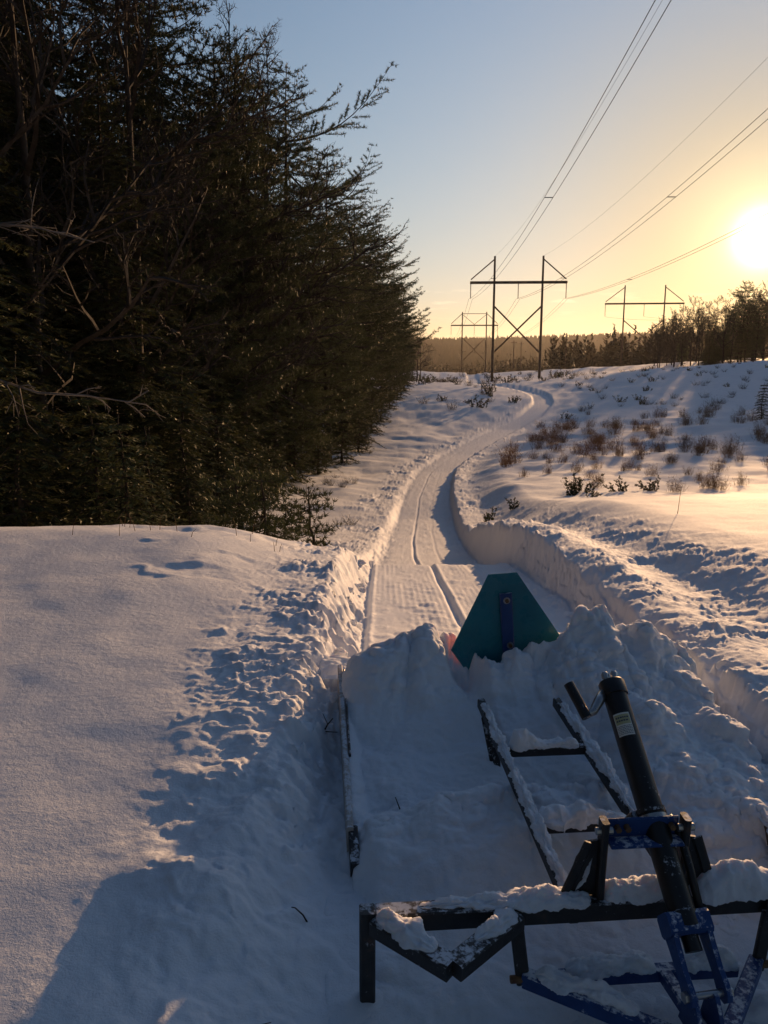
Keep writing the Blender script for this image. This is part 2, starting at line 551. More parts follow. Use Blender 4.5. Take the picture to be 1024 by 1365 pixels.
def foliage(name, c1, c2, c3, trans=.12, scale=1.3):
    m, nt, p = new_mat(name)
    n = noise_node(nt, scale, 4, .6)
    oi = nt.nodes.new('ShaderNodeObjectInfo')
    c = ramp(nt, n.outputs['Fac'], [(.3, c1), (.52, c2), (.72, c3)])
    hsv = nt.nodes.new('ShaderNodeHueSaturation')
    mr = nt.nodes.new('ShaderNodeMapRange')
    mr.inputs['To Min'].default_value = .7
    mr.inputs['To Max'].default_value = 1.25
    nt.links.new(oi.outputs['Random'], mr.inputs['Value'])
    nt.links.new(mr.outputs[0], hsv.inputs['Value'])
    nt.links.new(c, hsv.inputs['Color'])
    nt.links.new(hsv.outputs[0], p.inputs['Base Color'])
    p.inputs['Roughness'].default_value = .6
    p.inputs['Specular IOR Level'].default_value = .12
    tr = nt.nodes.new('ShaderNodeBsdfTranslucent')
    nt.links.new(hsv.outputs[0], tr.inputs['Color'])
    mx = nt.nodes.new('ShaderNodeMixShader')
    mx.inputs[0].default_value = trans
    nt.links.new(p.outputs[0], mx.inputs[1])
    nt.links.new(tr.outputs[0], mx.inputs[2])
    nt.links.new(mx.outputs[0], nt.nodes['Material Output'].inputs['Surface'])
    return m


M['pine_needle'] = foliage('pine_needles', (.045, .055, .026), (.075, .085, .038), (.115, .112, .050))
M['hemlock_needle'] = foliage('hemlock_needles', (.048, .056, .024), (.078, .085, .034), (.120, .112, .044))
M['juniper'] = foliage('juniper_sprigs', (.035, .050, .018), (.06, .065, .022), (.085, .06, .03))
M['weed'] = foliage('dry_weed_stems', (.12, .058, .028), (.17, .09, .042), (.22, .13, .065), .2)
M['far_wood'] = foliage('far_woodland', (.035, .028, .018), (.05, .04, .022), (.07, .05, .03), .1, .05)


def bark(name, a, b):
    m, nt, p = new_mat(name)
    n = noise_node(nt, 6, 5, .65)
    nt.links.new(ramp(nt, n.outputs['Fac'], [(.35, a), (.68, b)]), p.inputs['Base Color'])
    p.inputs['Roughness'].default_value = .9
    p.inputs['Specular IOR Level'].default_value = .15
    bump(nt, p, [(n.outputs['Fac'], .8, .02)])
    return m


M['bark'] = bark('dark_bark', (.035, .028, .022), (.075, .06, .048))
M['twig_bark'] = bark('grey_twig_bark', (.036, .029, .024), (.075, .062, .052))
M['pale_bark'] = bark('pale_grey_bark', (.13, .115, .10), (.24, .215, .19))

# ------------------------------------------------------------------ ground sheet
rows = [-9.0]
while rows[-1] < 700:
    y = rows[-1]
    if y < 1.4:
        d = max(.0125, (1.4 - y) * .10)
    elif y < 15:
        d = max(.0125, y * y / 1350)
    elif y < 60:
        d = .17 + (y - 15) * .007
    else:
        d = .5 + (y - 60) * .03
    rows.append(y + d)
rows = np.array(rows)
NC = 860
u = np.linspace(-1, 1, NC)
u = np.sign(u) * (np.abs(u) * .62 + .38 * np.abs(u) ** 3.5)
half = 3.3 + np.maximum(rows, 0) * .62 + .0016 * np.maximum(rows - 60, 0) ** 2
cx = .2 + .045 * np.clip(rows, 0, 400)
X = cx[:, None] + half[:, None] * u[None, :]
Y = np.repeat(rows[:, None], NC, 1)
Z = terrain(X.ravel(), Y.ravel())
V = np.stack([X.ravel(), Y.ravel(), Z], 1)
nr = len(rows)
i0 = (np.arange(nr - 1)[:, None] * NC + np.arange(NC - 1)[None, :]).ravel()
Fq = np.stack([i0, i0 + 1, i0 + NC + 1, i0 + NC], 1)
ground = obj('snow_ground', mesh_np('snow_ground', V, Fq, True, [M['snow']]))
ground['kind'] = 'structure'
print('ground verts', len(V))

# valley floor and far hills (one big sheet reaching the horizon)
gx = np.linspace(-5200, 5200, 261)
gy = np.concatenate([np.linspace(-5000, 60, 24), np.linspace(90, 900, 30), np.linspace(960, 6500, 90)])
GX, GY = np.meshgrid(gx, gy)


def hills(x, y):
    base = -24.6 - .0 * y
    r = np.hypot(x, y)
    up = sstep(900, 2300, r)
    ridge = up * (60 + 14 * fbm(x / 900, y / 900, 81, 4) + 6 * fbm(x / 90, y / 90, 83, 4))
    ridge = ridge + sstep(3000, 5500, r) * 25
    low = (1 - up) * 2.0 * fbm(x / 120, y / 120, 85, 3)
    return base + ridge + low


GZ = hills(GX.ravel(), GY.ravel())
near_m = (np.hypot(GX.ravel(), GY.ravel() - 200) < 520)
GZ = np.where(near_m, -27.0, GZ)
n0 = len(gx)
j0 = (np.arange(len(gy) - 1)[:, None] * n0 + np.arange(n0 - 1)[None, :]).ravel()
hm, nt, p = new_mat('far_hills')
nz = noise_node(nt, .02, 6, .7)
nt.links.new(ramp(nt, nz.outputs['Fac'], [(.30, (.016, .018, .013)), (.56, (.026, .025, .017)), (.72, (.038, .034, .024))]), p.inputs['Base Color'])
p.inputs['Roughness'].default_value = 1.0
p.inputs['Specular IOR Level'].default_value = 0.0
far = obj('hills', mesh_np('hills', np.stack([GX.ravel(), GY.ravel(), GZ], 1), np.stack([j0, j0 + 1, j0 + n0 + 1, j0 + n0], 1), True, [hm]))
far['kind'] = 'structure'

# ------------------------------------------------------------------ geometry collectors


class MB:
    """collects vertices and faces (any size) for one mesh"""

    def __init__(self):
        self.v, self.f, self.m, self.n = [], [], [], 0

    def add(self, V, F, mi=0):
        V = np.asarray(V, float).reshape(-1, 3)
        self.v.append(V)
        self.f.extend([tuple(int(i) + self.n for i in f) for f in F])
        self.m.extend([mi] * len(F))
        self.n += len(V)

    def tube(self, pts, rad, sides=4, cap=True, mi=0):
        pts = np.asarray(pts, float)
        n = len(pts)
        rad = np.broadcast_to(np.asarray(rad, float), (n,))
        tan = np.gradient(pts, axis=0)
        tan /= np.linalg.norm(tan, axis=1)[:, None] + 1e-9
        ref = np.array([0, 0, 1.0]) if abs(tan[0][2]) < .9 else np.array([1.0, 0, 0])
        a = np.cross(tan, ref)
        a /= np.linalg.norm(a, axis=1)[:, None] + 1e-9
        b = np.cross(tan, a)
        ang = np.arange(sides) * 2 * math.pi / sides
        V = pts[:, None, :] + rad[:, None, None] * (np.cos(ang)[None, :, None] * a[:, None, :] + np.sin(ang)[None, :, None] * b[:, None, :])
        F = []
        for i in range(n - 1):
            for k in range(sides):
                F.append((i * sides + k, i * sides + (k + 1) % sides, (i + 1) * sides + (k + 1) % sides, (i + 1) * sides + k))
        if cap:
            F.append(tuple(range(sides - 1, -1, -1)))
            F.append(tuple((n - 1) * sides + k for k in range(sides)))
        self.add(V.reshape(-1, 3), F, mi)

    def mesh(self, name, mats, smooth=True):
        return mesh_np(name, np.concatenate(self.v), self.f, smooth, mats, self.m)


def norm(a):
    return a / (np.linalg.norm(a, axis=-1, keepdims=True) + 1e-9)


def blades(P, D, U, L, W):
    """one thin triangle per row: base at P, along D, width W across U"""
    S = norm(np.cross(D, U))
    n = len(P)
    V = np.empty((n, 3, 3))
    V[:, 0] = P - S * W[:, None] * .5
    V[:, 1] = P + S * W[:, None] * .5
    V[:, 2] = P + D * L[:, None]
    return V.reshape(-1, 3), np.arange(3 * n).reshape(-1, 3)


def quads(P0, P1, U, W):
    D = norm(P1 - P0)
    S = norm(np.cross(D, U))
    n = len(P0)
    V = np.empty((n, 4, 3))
    V[:, 0] = P0 - S * W[:, None] * .5
    V[:, 1] = P0 + S * W[:, None] * .5
    V[:, 2] = P1 + S * W[:, None] * .25
    V[:, 3] = P1 - S * W[:, None] * .25
    return V.reshape(-1, 3), np.arange(4 * n).reshape(-1, 4)


def join_tri_quad(parts, name, mats, smooth=False):
    """parts: list of (V, F array, material index)"""
    Vs, Fs, ms, n = [], [], [], 0
    for V_, F_, mi in parts:
        Vs.append(V_)
        F_ = np.asarray(F_)
        if F_.shape[1] == 4:
            F_ = np.concatenate([F_[:, [0, 1, 2]], F_[:, [0, 2, 3]]])
        Fs.append(F_ + n)
        ms.append(np.full(len(F_), mi))
        n += len(V_)
    return mesh_np(name, np.concatenate(Vs), np.concatenate(Fs), smooth, mats, np.concatenate(ms))


def conifer(seed, h, kind, lean=0.0, spread=1.0, clear=.12, dens=1.0, stepk=1.0):
    """returns (trunk mesh, crown mesh). kind: 'pine' tiered boughs with upturned tufted ends; 'hemlock' drooping flat sprays"""
    rng = np.random.default_rng(seed)
    tr = MB()
    zz = np.linspace(-.5, h, 14)
    ww = np.cumsum(rng.normal(0, .03, (14, 2)), 0)
    tp = np.stack([ww[:, 0] + lean * zz / h, ww[:, 1], zz], 1)
    r0 = .011 * h + .03
    tr.tube(tp, np.linspace(r0, .012, 14) * np.where(zz < .2, 1.35, 1), 7)
    wood, PT, PD, PU, PL, PW = [], [], [], [], [], []
    Q0, Q1, QU, QW = [], [], [], []
    wv = MB()
    z = h * clear
    pine = kind == 'pine'
    while z < h * .985:
        f = z / h
        if pine:
            Lmax = spread * h * (.10 + .18 * math.sin(math.pi * min(1, (1 - f) * 1.05 + .02)) ** .8 * (1 - f * .30))
            if f > .86:
                Lmax = spread * h * .17 * (1.02 - f) / .16 + .15
            nb = 5
            step = .50 + .34 * rng.random()
        else:
            Lmax = spread * h * .25 * (1 - f) ** .75 * (1 if f > .1 else .85) + .15
            nb = 6
            step = .22 + .12 * rng.random()
        az0 = rng.random() * 6.28
        for k in range(nb):
            if rng.random() < .12:
                continue
            az = az0 + k * 2 * math.pi / nb + rng.normal(0, .3)
            L = Lmax * rng.uniform(.55, 1.12)
            if pine and rng.random() < .12:
                L *= 1.25
            el = (R(rng.uniform(-8, 10)) if f < .8 else R(rng.uniform(5, 30))) if pine else R(rng.uniform(-12, 12)) + R(20) * max(0, f - .7) / .3
            n = 9
            s = np.linspace(0, 1, n)
            base = np.array([np.interp(z, zz, tp[:, i]) for i in range(3)])
            hd = np.array([math.cos(az), math.sin(az), 0.0])
            side = np.array([-math.sin(az), math.cos(az), 0.0])
            if pine:
                lift = L * (math.tan(el) * s - .10 * np.sin(s * math.pi) + .12 * s ** 3)
            else:
                lift = L * (math.tan(el) * s - .34 * s ** 2)
            wig = L * .07 * np.sin(s * 3 + rng.random() * 6) * s
            pts = base + hd * (L * s)[:, None] + side * wig[:, None] + np.array([0, 0, 1.0]) * lift[:, None]
            wv.tube(pts, np.linspace(.012 + .009 * L, .004, n), 3, False)
            # side twigs
            sp = (.15 if pine else .105) / dens
            nt_ = max(4, int(L * .85 / sp))
            ts = np.linspace(.10 if pine else .06, 1.0, nt_) + rng.normal(0, .01, nt_)
            ts = np.clip(ts, .05, 1.0)
            tb = np.stack([np.interp(ts, s, pts[:, i]) for i in range(3)], 1)
            sg = np.where(np.arange(nt_) % 2 == 0, 1.0, -1.0)
            tl = (np.clip(.66 * L * (1 - ts), 0, 1.25) * rng.uniform(.5, 1.1, nt_) + .16) if pine else (np.clip(.55 * L * (1 - ts), 0, .85) * rng.uniform(.6, 1.1, nt_) + .12)
            ang = R(52) if pine else R(58)
            td = norm(hd[None] * math.cos(ang) + side[None] * (sg * math.sin(ang))[:, None] + np.array([0, 0, 1.0])[None] * (rng.normal(.22 if pine else -.22, .16, nt_))[:, None])
            te = tb + td * tl[:, None]
            Q0.append(tb)
            Q1.append(te)
            QU.append(np.tile([0, 0, 1.0], (nt_, 1)))
            QW.append(np.full(nt_, .012))
            for t_ in range(nt_):
                if pine:
                    m = max(2, int(tl[t_] / .105))
                    q = np.linspace(.25, 1.0, m)
                    c = tb[t_] + np.outer(q, te[t_] - tb[t_])
                    nbl = 9
                    c = np.repeat(c, nbl, 0) + rng.normal(0, .012, (m * nbl, 3))
                    dv = norm(td[t_] * .55 + rng.normal(0, .62, (m * nbl, 3)) + np.array([0, 0, .30]))
                    PT.append(c)
                    PD.append(dv)
                    PU.append(norm(rng.normal(0, 1, (m * nbl, 3))))
                    PL.append(rng.uniform(.10, .18, m * nbl))
                    PW.append(rng.uniform(.020, .038, m * nbl))
                else:
                    m = max(3, int(tl[t_] / .052))
                    q = np.linspace(.1, 1.0, m)
                    c = tb[t_] + np.outer(q, te[t_] - tb[t_])
                    c = np.repeat(c, 2, 0) + rng.normal(0, .010, (2 * m, 3))
                    s2 = norm(np.cross(td[t_], [0, 0, 1.0]))
                    sgn = np.tile([1.0, -1.0], m)[:, None]
                    dv = norm(td[t_] * .75 + s2 * sgn * .8 + rng.normal(0, .22, (2 * m, 3)) + np.array([0, 0, -.14]))
                    PT.append(c)
                    PD.append(dv)
                    PU.append(norm(np.array([0, 0, 1.0]) + rng.normal(0, .45, (2 * m, 3))))
                    PL.append(rng.uniform(.09, .18, 2 * m))
                    PW.append(rng.uniform(.035, .062, 2 * m))
        z += step * stepk
    cat = np.concatenate
    bv, bf = blades(cat(PT), cat(PD), cat(PU), cat(PL), cat(PW))
    qv, qf = quads(cat(Q0), cat(Q1), cat(QU), cat(QW))
    wV = np.concatenate(wv.v)
    wF = np.array(wv.f)
    crown = join_tri_quad([(bv, bf, 0), (qv, qf, 1), (wV, wF, 1)], kind + '_crown', [M['pine_needle' if pine else 'hemlock_needle'], M['twig_bark']])
    return tr.mesh(kind + '_trunk', [M['bark']]), crown


def bare_tree(seed, h, spread=.33, limbs=15, first=.28, twig=1.0, lean=0.0, mat='twig_bark'):
    rng = np.random.default_rng(seed)
    tr, cr = MB(), MB()
    zz = np.linspace(-.4, h * .93, 14)
    ww = np.cumsum(rng.normal(0, .05, (14, 2)), 0)
    tp = np.stack([ww[:, 0] + lean * zz / h, ww[:, 1], zz], 1)
    tr.tube(tp, np.linspace(.010 * h + .02, .012, 14), 7)
    A, B_, W = [], [], []

    def limb(p, d, L, r, depth):
        n = 6 if depth < 2 else 4
        pts = [p]
        dd = d.copy()
        for i in range(n - 1):
            dd = norm(dd + rng.normal(0, .13 + .04 * depth, 3) + np.array([0, 0, .07]))
            pts.append(pts[-1] + dd * L / (n - 1))
        pts = np.array(pts)
        if depth < 2:
            cr.tube(pts, np.linspace(r, r * .3, n), 3, False)
        else:
            A.append(pts[:-1])
            B_.append(pts[1:])
            W.append(np.linspace(r * 2, r * .9, n - 1))
        if depth >= 3:
            return
        nsub = (7, 6, 4)[depth]
        for i in range(nsub):
            f = .25 + .75 * (i + rng.random()) / nsub
            k = min(n - 2, int(f * (n - 1)))
            q = pts[k] + (pts[k + 1] - pts[k]) * (f * (n - 1) - k)
            dl = norm(pts[k + 1] - pts[k])
            sd = norm(np.cross(dl, rng.normal(0, 1, 3)))
            nd = norm(dl * math.cos(R(42)) + sd * math.sin(R(42)))
            limb(q, nd, L * rng.uniform(.35, .6) * (1.1 - .5 * f), r * (.5 if depth < 1 else .55), depth + 1)

    for i in range(limbs):
        f = first + (1 - first) * (i + rng.random() * .7) / limbs
        z = f * h * .92
        p = np.array([np.interp(z, zz, tp[:, k]) for k in range(3)])
        az = i * 2.4 + rng.normal(0, .4)
        el = R(rng.uniform(22, 52)) + R(18) * f
        d = np.array([math.cos(az) * math.cos(el), math.sin(az) * math.cos(el), math.sin(el)])
        limb(p, d, spread * h * (1.15 - .75 * f) * rng.uniform(.7, 1.1), .006 * h * (1.1 - .8 * f) + .008, 0)
    A, B_, W = np.concatenate(A), np.concatenate(B_), np.concatenate(W)
    U = norm(rng.normal(0, 1, A.shape))
    qv, qf = quads(A, B_, U, np.maximum(W, .010 * twig))
    crown = join_tri_quad([(qv, qf, 0), (np.concatenate(cr.v), np.array(cr.f), 0)], 'bare_crown', [M[mat]])
    return tr.mesh('bare_trunk', [M['bark']]), crown


KIND = {}
KIND['pineA'] = conifer(3, 17.5, 'pine', .2, 1.16, .08)
KIND['pineB'] = conifer(8, 15.0, 'pine', -.2, 1.12, .07)
KIND['pineC'] = conifer(14, 12.0, 'pine', .1, .9, .05)
KIND['hemA'] = conifer(21, 12.5, 'hemlock', .1, 1.12, .03)
KIND['hemB'] = conifer(27, 10.0, 'hemlock', -.1, 1.22, .02)
KIND['bareA'] = bare_tree(33, 16.5, .33, 16, .25)
KIND['bareB'] = bare_tree(37, 14.0, .36, 14, .2)
KIND['bareC'] = bare_tree(41, 10.0, .40, 13, .15, 1.6)


def tree(kind, x, y, rz, s, label, cat, group, name):
    r = empty(name, (x, y, zat(x, y) - .05), rz)
    r.scale = (s, s, s)
    tag(r, label, cat, group)
    tm, cm = KIND[kind]
    obj('trunk', tm, r)
    obj('crown', cm, r)
    return r


rnd = random.Random(5)
# the wood along the left side, front row first
LEFT = [
    # kind, x, y, scale
    ('hemA', -8.6, 14.6, .95), ('hemB', -6.5, 17.2, 1.05), ('hemA', -5.4, 20.8, .92), ('hemB', -5.3, 24.5, 1.1), ('hemB', -4.4, 28.5, .95), ('hemA', -4.6, 33.0, .8),
    ('pineA', -4.6, 39.5, 1.06), ('hemB', -3.3, 44.0, .9), ('pineA', -3.4, 49.0, 1.0), ('hemB', -2.6, 55.0, .9), ('pineA', -2.2, 60.0, .98), ('pineB', -1.2, 69.0, 1.1), ('pineB', -.4, 79.0, 1.0),
    ('pineC', 1.0, 90.0, 1.05), ('pineC', 2.0, 102.0, 1.0), ('bareC', 4.6, 118.0, .9), ('pineC', 2.8, 126.0, .8), ('bareC', 6.2, 140.0, .8), ('pineC', 4.2, 150.0, .7),
    # second row
    ('hemA', -11.2, 17.2, 1.0), ('hemA', -9.2, 20.8, 1.05), ('hemA', -8.3, 25.0, 1.0), ('hemA', -7.8, 30.0, 1.0), ('bareA', -7.5, 34.0, 1.0), ('pineB', -7.9, 38.5, .95), ('bareA', -6.3, 45.5, 1.0),
    ('pineA', -7.0, 52.0, .95), ('pineB', -6.0, 60.0, 1.0), ('pineA', -4.6, 70.0, .9), ('pineB', -3.4, 82.0, 1.0), ('pineC', -2.2, 95.0, 1.1), ('pineB', -1.0, 110.0, .9), ('pineC', 0.5, 128.0, 1.0), ('bareB', 2.5, 148.0, .8),
    # unseen trees carrying the wood past the camera, added to block sky fill
    ('hemA', -12.5, 11.0, 1.0), ('pineB', -15.5, 8.0, 1.0), ('hemA', -13.5, 4.0, 1.1), ('pineA', -16.5, -1.0, 1.0), ('hemA', -14.0, -5.0, 1.1), ('pineB', -16.0, -11.0, 1.1), ('hemA', -13.5, -16.0, 1.1),
    # deeper
    ('hemA', -9.6, 23.2, 1.5), ('hemA', -12.2, 28.4, 1.55), ('hemA', -8.6, 33.2, 1.45), ('hemA', -7.2, 37.0, 1.35), ('hemA', -13.6, 22.6, 1.5), ('hemA', -10.2, 38.0, 1.5), ('hemA', -6.7, 43.2, 1.3),
    ('pineA', -8.3, 28.5, 1.16), ('pineB', -6.3, 31.0, 1.10), ('bareA', -5.4, 31.8, 1.08), ('pineA', -10.6, 26.5, 1.15), ('bareA', -4.9, 36.5, 1.12), ('pineA', -7.2, 42.5, 1.1),
    ('hemA', -14.5, 21.0, 1.05), ('bareA', -11.6, 24.0, 1.0), ('bareB', -10.4, 28.5, 1.15), ('pineA', -13.0, 31.0, 1.0), ('bareA', -10.4, 34.5, 1.1), ('bareB', -9.4, 40.5, 1.2), ('pineB', -12.6, 42.0, 1.1), ('pineA', -11.0, 50.0, .95),
    ('hemA', -17.0, 27.0, 1.1), ('pineA', -18.0, 35.0, 1.05), ('pineB', -17.0, 45.0, 1.1), ('pineA', -12.0, 62.0, 1.0), ('pineB', -15.0, 56.0, 1.1), ('pineA', -10.0, 78.0, 1.0), ('pineB', -8.0, 98.0, 1.0), ('pineB', -6.0, 122.0, 1.0),
    ('bareA', -9.2, 18.9, .85), ('bareB', -7.3, 22.8, .95), ('bareB', -6.5, 28.6, .95), ('bareB', -5.8, 37.0, 1.0), ('bareA', -14.5, 27.5, 1.0),
]
LAB = {
    'hem': ('hemlock_tree', 'dense dark hemlock deep in the left wood, behind its front row', 'tree', 'hemlocks of the left wood'),
    'pin': ('pine_tree', 'dark tiered white pine in the left wood, behind its front row', 'tree', 'white pines of the left wood'),
    'bar': ('bare_tree', 'leafless grey tree with fine twigs among evergreens deep in the left wood', 'tree', 'leafless trees of the left wood'),
}
SPECIAL = {
    6: 'tallest white pine at the wood edge, its upturned boughs reaching out against blue sky',
    0: 'hemlock nearest the camera, filling the left edge of the picture behind the snow crest',
    15: 'small leafless tree at the far tip of the left wood, twigs against the yellow sky',
}
LEFT = [(k, x - (1.5 if (k.startswith('hem') and 16 < y < 46 and x > -7) else 0), y, s) for k, x, y, s in LEFT]
for i, (k, x, y, s) in enumerate(LEFT):
    nm, lb, ct, gp = LAB[k[:3]]
    rz = rnd.uniform(0, 6.28)
    if i == 0:
        ORD = ('nearest', 'second', 'third', 'fourth', 'fifth', 'sixth', 'seventh', 'eighth', 'ninth', 'tenth', 'eleventh', 'twelfth', 'thirteenth', 'fourteenth', 'fifteenth', 'sixteenth', 'seventeenth', 'eighteenth', 'last')
    if 0 < i < 19 and i not in SPECIAL:
        w_ = {'hem': 'dense drooping hemlock', 'pin': 'tiered white pine', 'bar': 'slim leafless tree'}[k[:3]]
        tree(k, x, y, rz, s, '%s of the left wood front row, %s from the camera' % (w_, ORD[i]), ct, None, nm)
    elif i in SPECIAL:
        tree(k, x, y, rz, s, SPECIAL[i], ct, None, nm)
    else:
        tree(k, x, y, rz, s, lb, ct, gp, nm)

for k, x, y, s in (('bareA', -6.2, 21.3, 1.0), ('bareB', -7.6, 18.0, 1.1), ('bareB', -5.4, 31.6, 1.1), ('bareA', -8.4, 16.9, .95)):
    tree(k, x, y, rnd.uniform(0, 6.28), s, 'leafless grey tree in front of the dark hemlocks at the left wood edge', 'tree', 'leafless trees at the left wood edge', 'bare_tree')

# the stand on the right under the sun, beyond the second power line
KIND['farBareA'] = bare_tree(51, 11.0, .42, 12, .2, 4.0)
KIND['farBareB'] = bare_tree(55, 10.0, .45, 12, .15, 4.0)
RIGHT = []
for i in range(96):
    px = 874 + (i % 32) * 9.6 + rnd.uniform(-5, 5)
    yy = (rnd.uniform(146, 158), rnd.uniform(160, 172), rnd.uniform(174, 190))[i // 32]
    x = (px - 512) / 1092 * yy * .985
    j = (i % 32)
    kk = rnd.choice(['farBareA', 'farBareB', 'pineC', 'hemB', 'farBareA']) if j > 3 else 'farBareB'
    RIGHT.append((kk, x, yy, rnd.uniform(.88, 1.08) * (.80 + .42 * min(1, j / 10)) * (.9 if kk in ('pineC', 'hemB') else 1.05)))
RIGHT[11] = ('pineC', (986 - 512) / 1092 * 156 * .985, 156, 1.24)
for i, (k, x, y, s) in enumerate(RIGHT):
    if i == 11:
        tree(k, x, y, 1.0, s, 'lone dark pine standing just under the setting sun on the right', 'tree', None, 'pine_tree')
    elif k in ('pineC', 'hemB'):
        tree(k, x, y, rnd.uniform(0, 6), s * .85, 'dark evergreen among the leafless trees below the sun on the right', 'tree', 'evergreens on the right rise', 'pine_tree')
    else:
        tree(k, x, y, rnd.uniform(0, 6), s, 'leafless tree on the right rise, twigs lit from behind by the low sun', 'tree', 'leafless trees on the right rise', 'bare_tree')

# far woodland in the valley, reads as one mass
def far_wood():
    rng = np.random.default_rng(77)
    P, S = [], []
    for i in range(7600):
        a = rng.uniform(-.75, 1.05)
        r = rng.uniform(235, 900) ** 1.0
        x, y = r * math.sin(a), r * math.cos(a)
        px = 512 + 1092 * x / y
        if r < 420 and px < 715 + 60 * rng.random():
            continue
        if px > 870 and r < 260:
            continue
        if px < 660 and r < 520:
            continue
        P.append((x, y))
        S.append(r)
    P = np.array(P)
    zb = np.where(np.hypot(P[:, 0], P[:, 1] - 200) < 500, terrain(P[:, 0], P[:, 1]), -24.6)
    zb = np.maximum(zb, -24.6)
    Vs, Fs, n = [], [], 0
    h = rng.uniform(11, 16.5, len(P))
    for i, (x, y) in enumerate(P):
        con = rng.random() < .45
        nb = 40 if S[i] < 420 else 18
        f = rng.random(nb) ** (.8 if con else .55)
        az = rng.random(nb) * 6.28
        if con:
            rr = h[i] * .20 * (1.02 - f) * rng.uniform(.6, 1.1, nb)
        else:
            rr = h[i] * .26 * np.sqrt(np.clip(1.05 - f, 0, 1)) * rng.uniform(.2, 1, nb) * (f > .25)
        c = np.stack([x + rr * np.cos(az) * .5, y + rr * np.sin(az) * .5, zb[i] + h[i] * f * .95], 1)
        d = np.stack([np.cos(az), np.sin(az), np.full(nb, -.15 if con else .9)], 1)
        d = norm(d + rng.normal(0, .2, (nb, 3)))
        L = np.maximum(rr * 1.1, .5)
        v, fc = blades(c - d * L[:, None] * .4, d, norm(rng.normal(0, 1, (nb, 3))), L * 1.3, np.full(nb, (1.3 if con else .55) * (1 + S[i] / 900)))
        Vs.append(v)
        Fs.append(fc + n)
        n += len(v)
        tv = np.array([[x - .16, y, zb[i]], [x + .16, y, zb[i]], [x, y, zb[i] + h[i]]])
        Vs.append(tv)
        Fs.append(np.array([[0, 1, 2]]) + n)
        n += 3
    o = obj('far_woodland', mesh_np('far_woodland', np.concatenate(Vs), np.concatenate(Fs), False, [M['far_wood']]))
    tag(o, 'dark brown mass of woodland filling the valley behind the power lines', None, None, 'stuff')


far_wood()


def ridge_wood():
    """tree tops roughening the far ridge"""
    rng = np.random.default_rng(91)
    n = 26000
    a = rng.uniform(-.30, .85, n)
    r = np.sqrt(rng.uniform(880 ** 2, 2700 ** 2, n))
    x, y = r * np.sin(a), r * np.cos(a)
    z = hills(x, y)
    h = rng.uniform(7, 17, n)
    w = rng.uniform(3, 7, n)
    sx = np.cos(a) * w * .5
    sy = -np.sin(a) * w * .5
    V_ = np.empty((n, 5, 3))
    V_[:, 0] = np.stack([x - sx, y - sy, z - 2], 1)
    V_[:, 1] = np.stack([x + sx, y + sy, z - 2], 1)
    V_[:, 2] = np.stack([x + sx * .8, y + sy * .8, z + h * .55], 1)
    V_[:, 3] = np.stack([x + rng.normal(0, .6, n), y, z + h], 1)
    V_[:, 4] = np.stack([x - sx * .8, y - sy * .8, z + h * rng.uniform(.4, .7, n)], 1)
    F_ = np.concatenate([np.arange(n)[:, None] * 5 + np.array([[0, 1, 2]]), np.arange(n)[:, None] * 5 + np.array([[0, 2, 4]]), np.arange(n)[:, None] * 5 + np.array([[4, 2, 3]])])
    o = obj('ridge_woodland', mesh_np('ridge_woodland', V_.reshape(-1, 3), F_, False, [M['far_wood']]))
    tag(o, 'dark wooded ridge along the horizon', None, None, 'stuff')


ridge_wood()

# ------------------------------------------------------------------ power lines


def sag_line(a, b, sag, n=40):
    t = np.linspace(0, 1, n)[:, None]
    p = np.array(a)[None] * (1 - t) + np.array(b)[None] * t
    p[:, 2] -= (4 * sag * t * (1 - t))[:, 0]
    return p


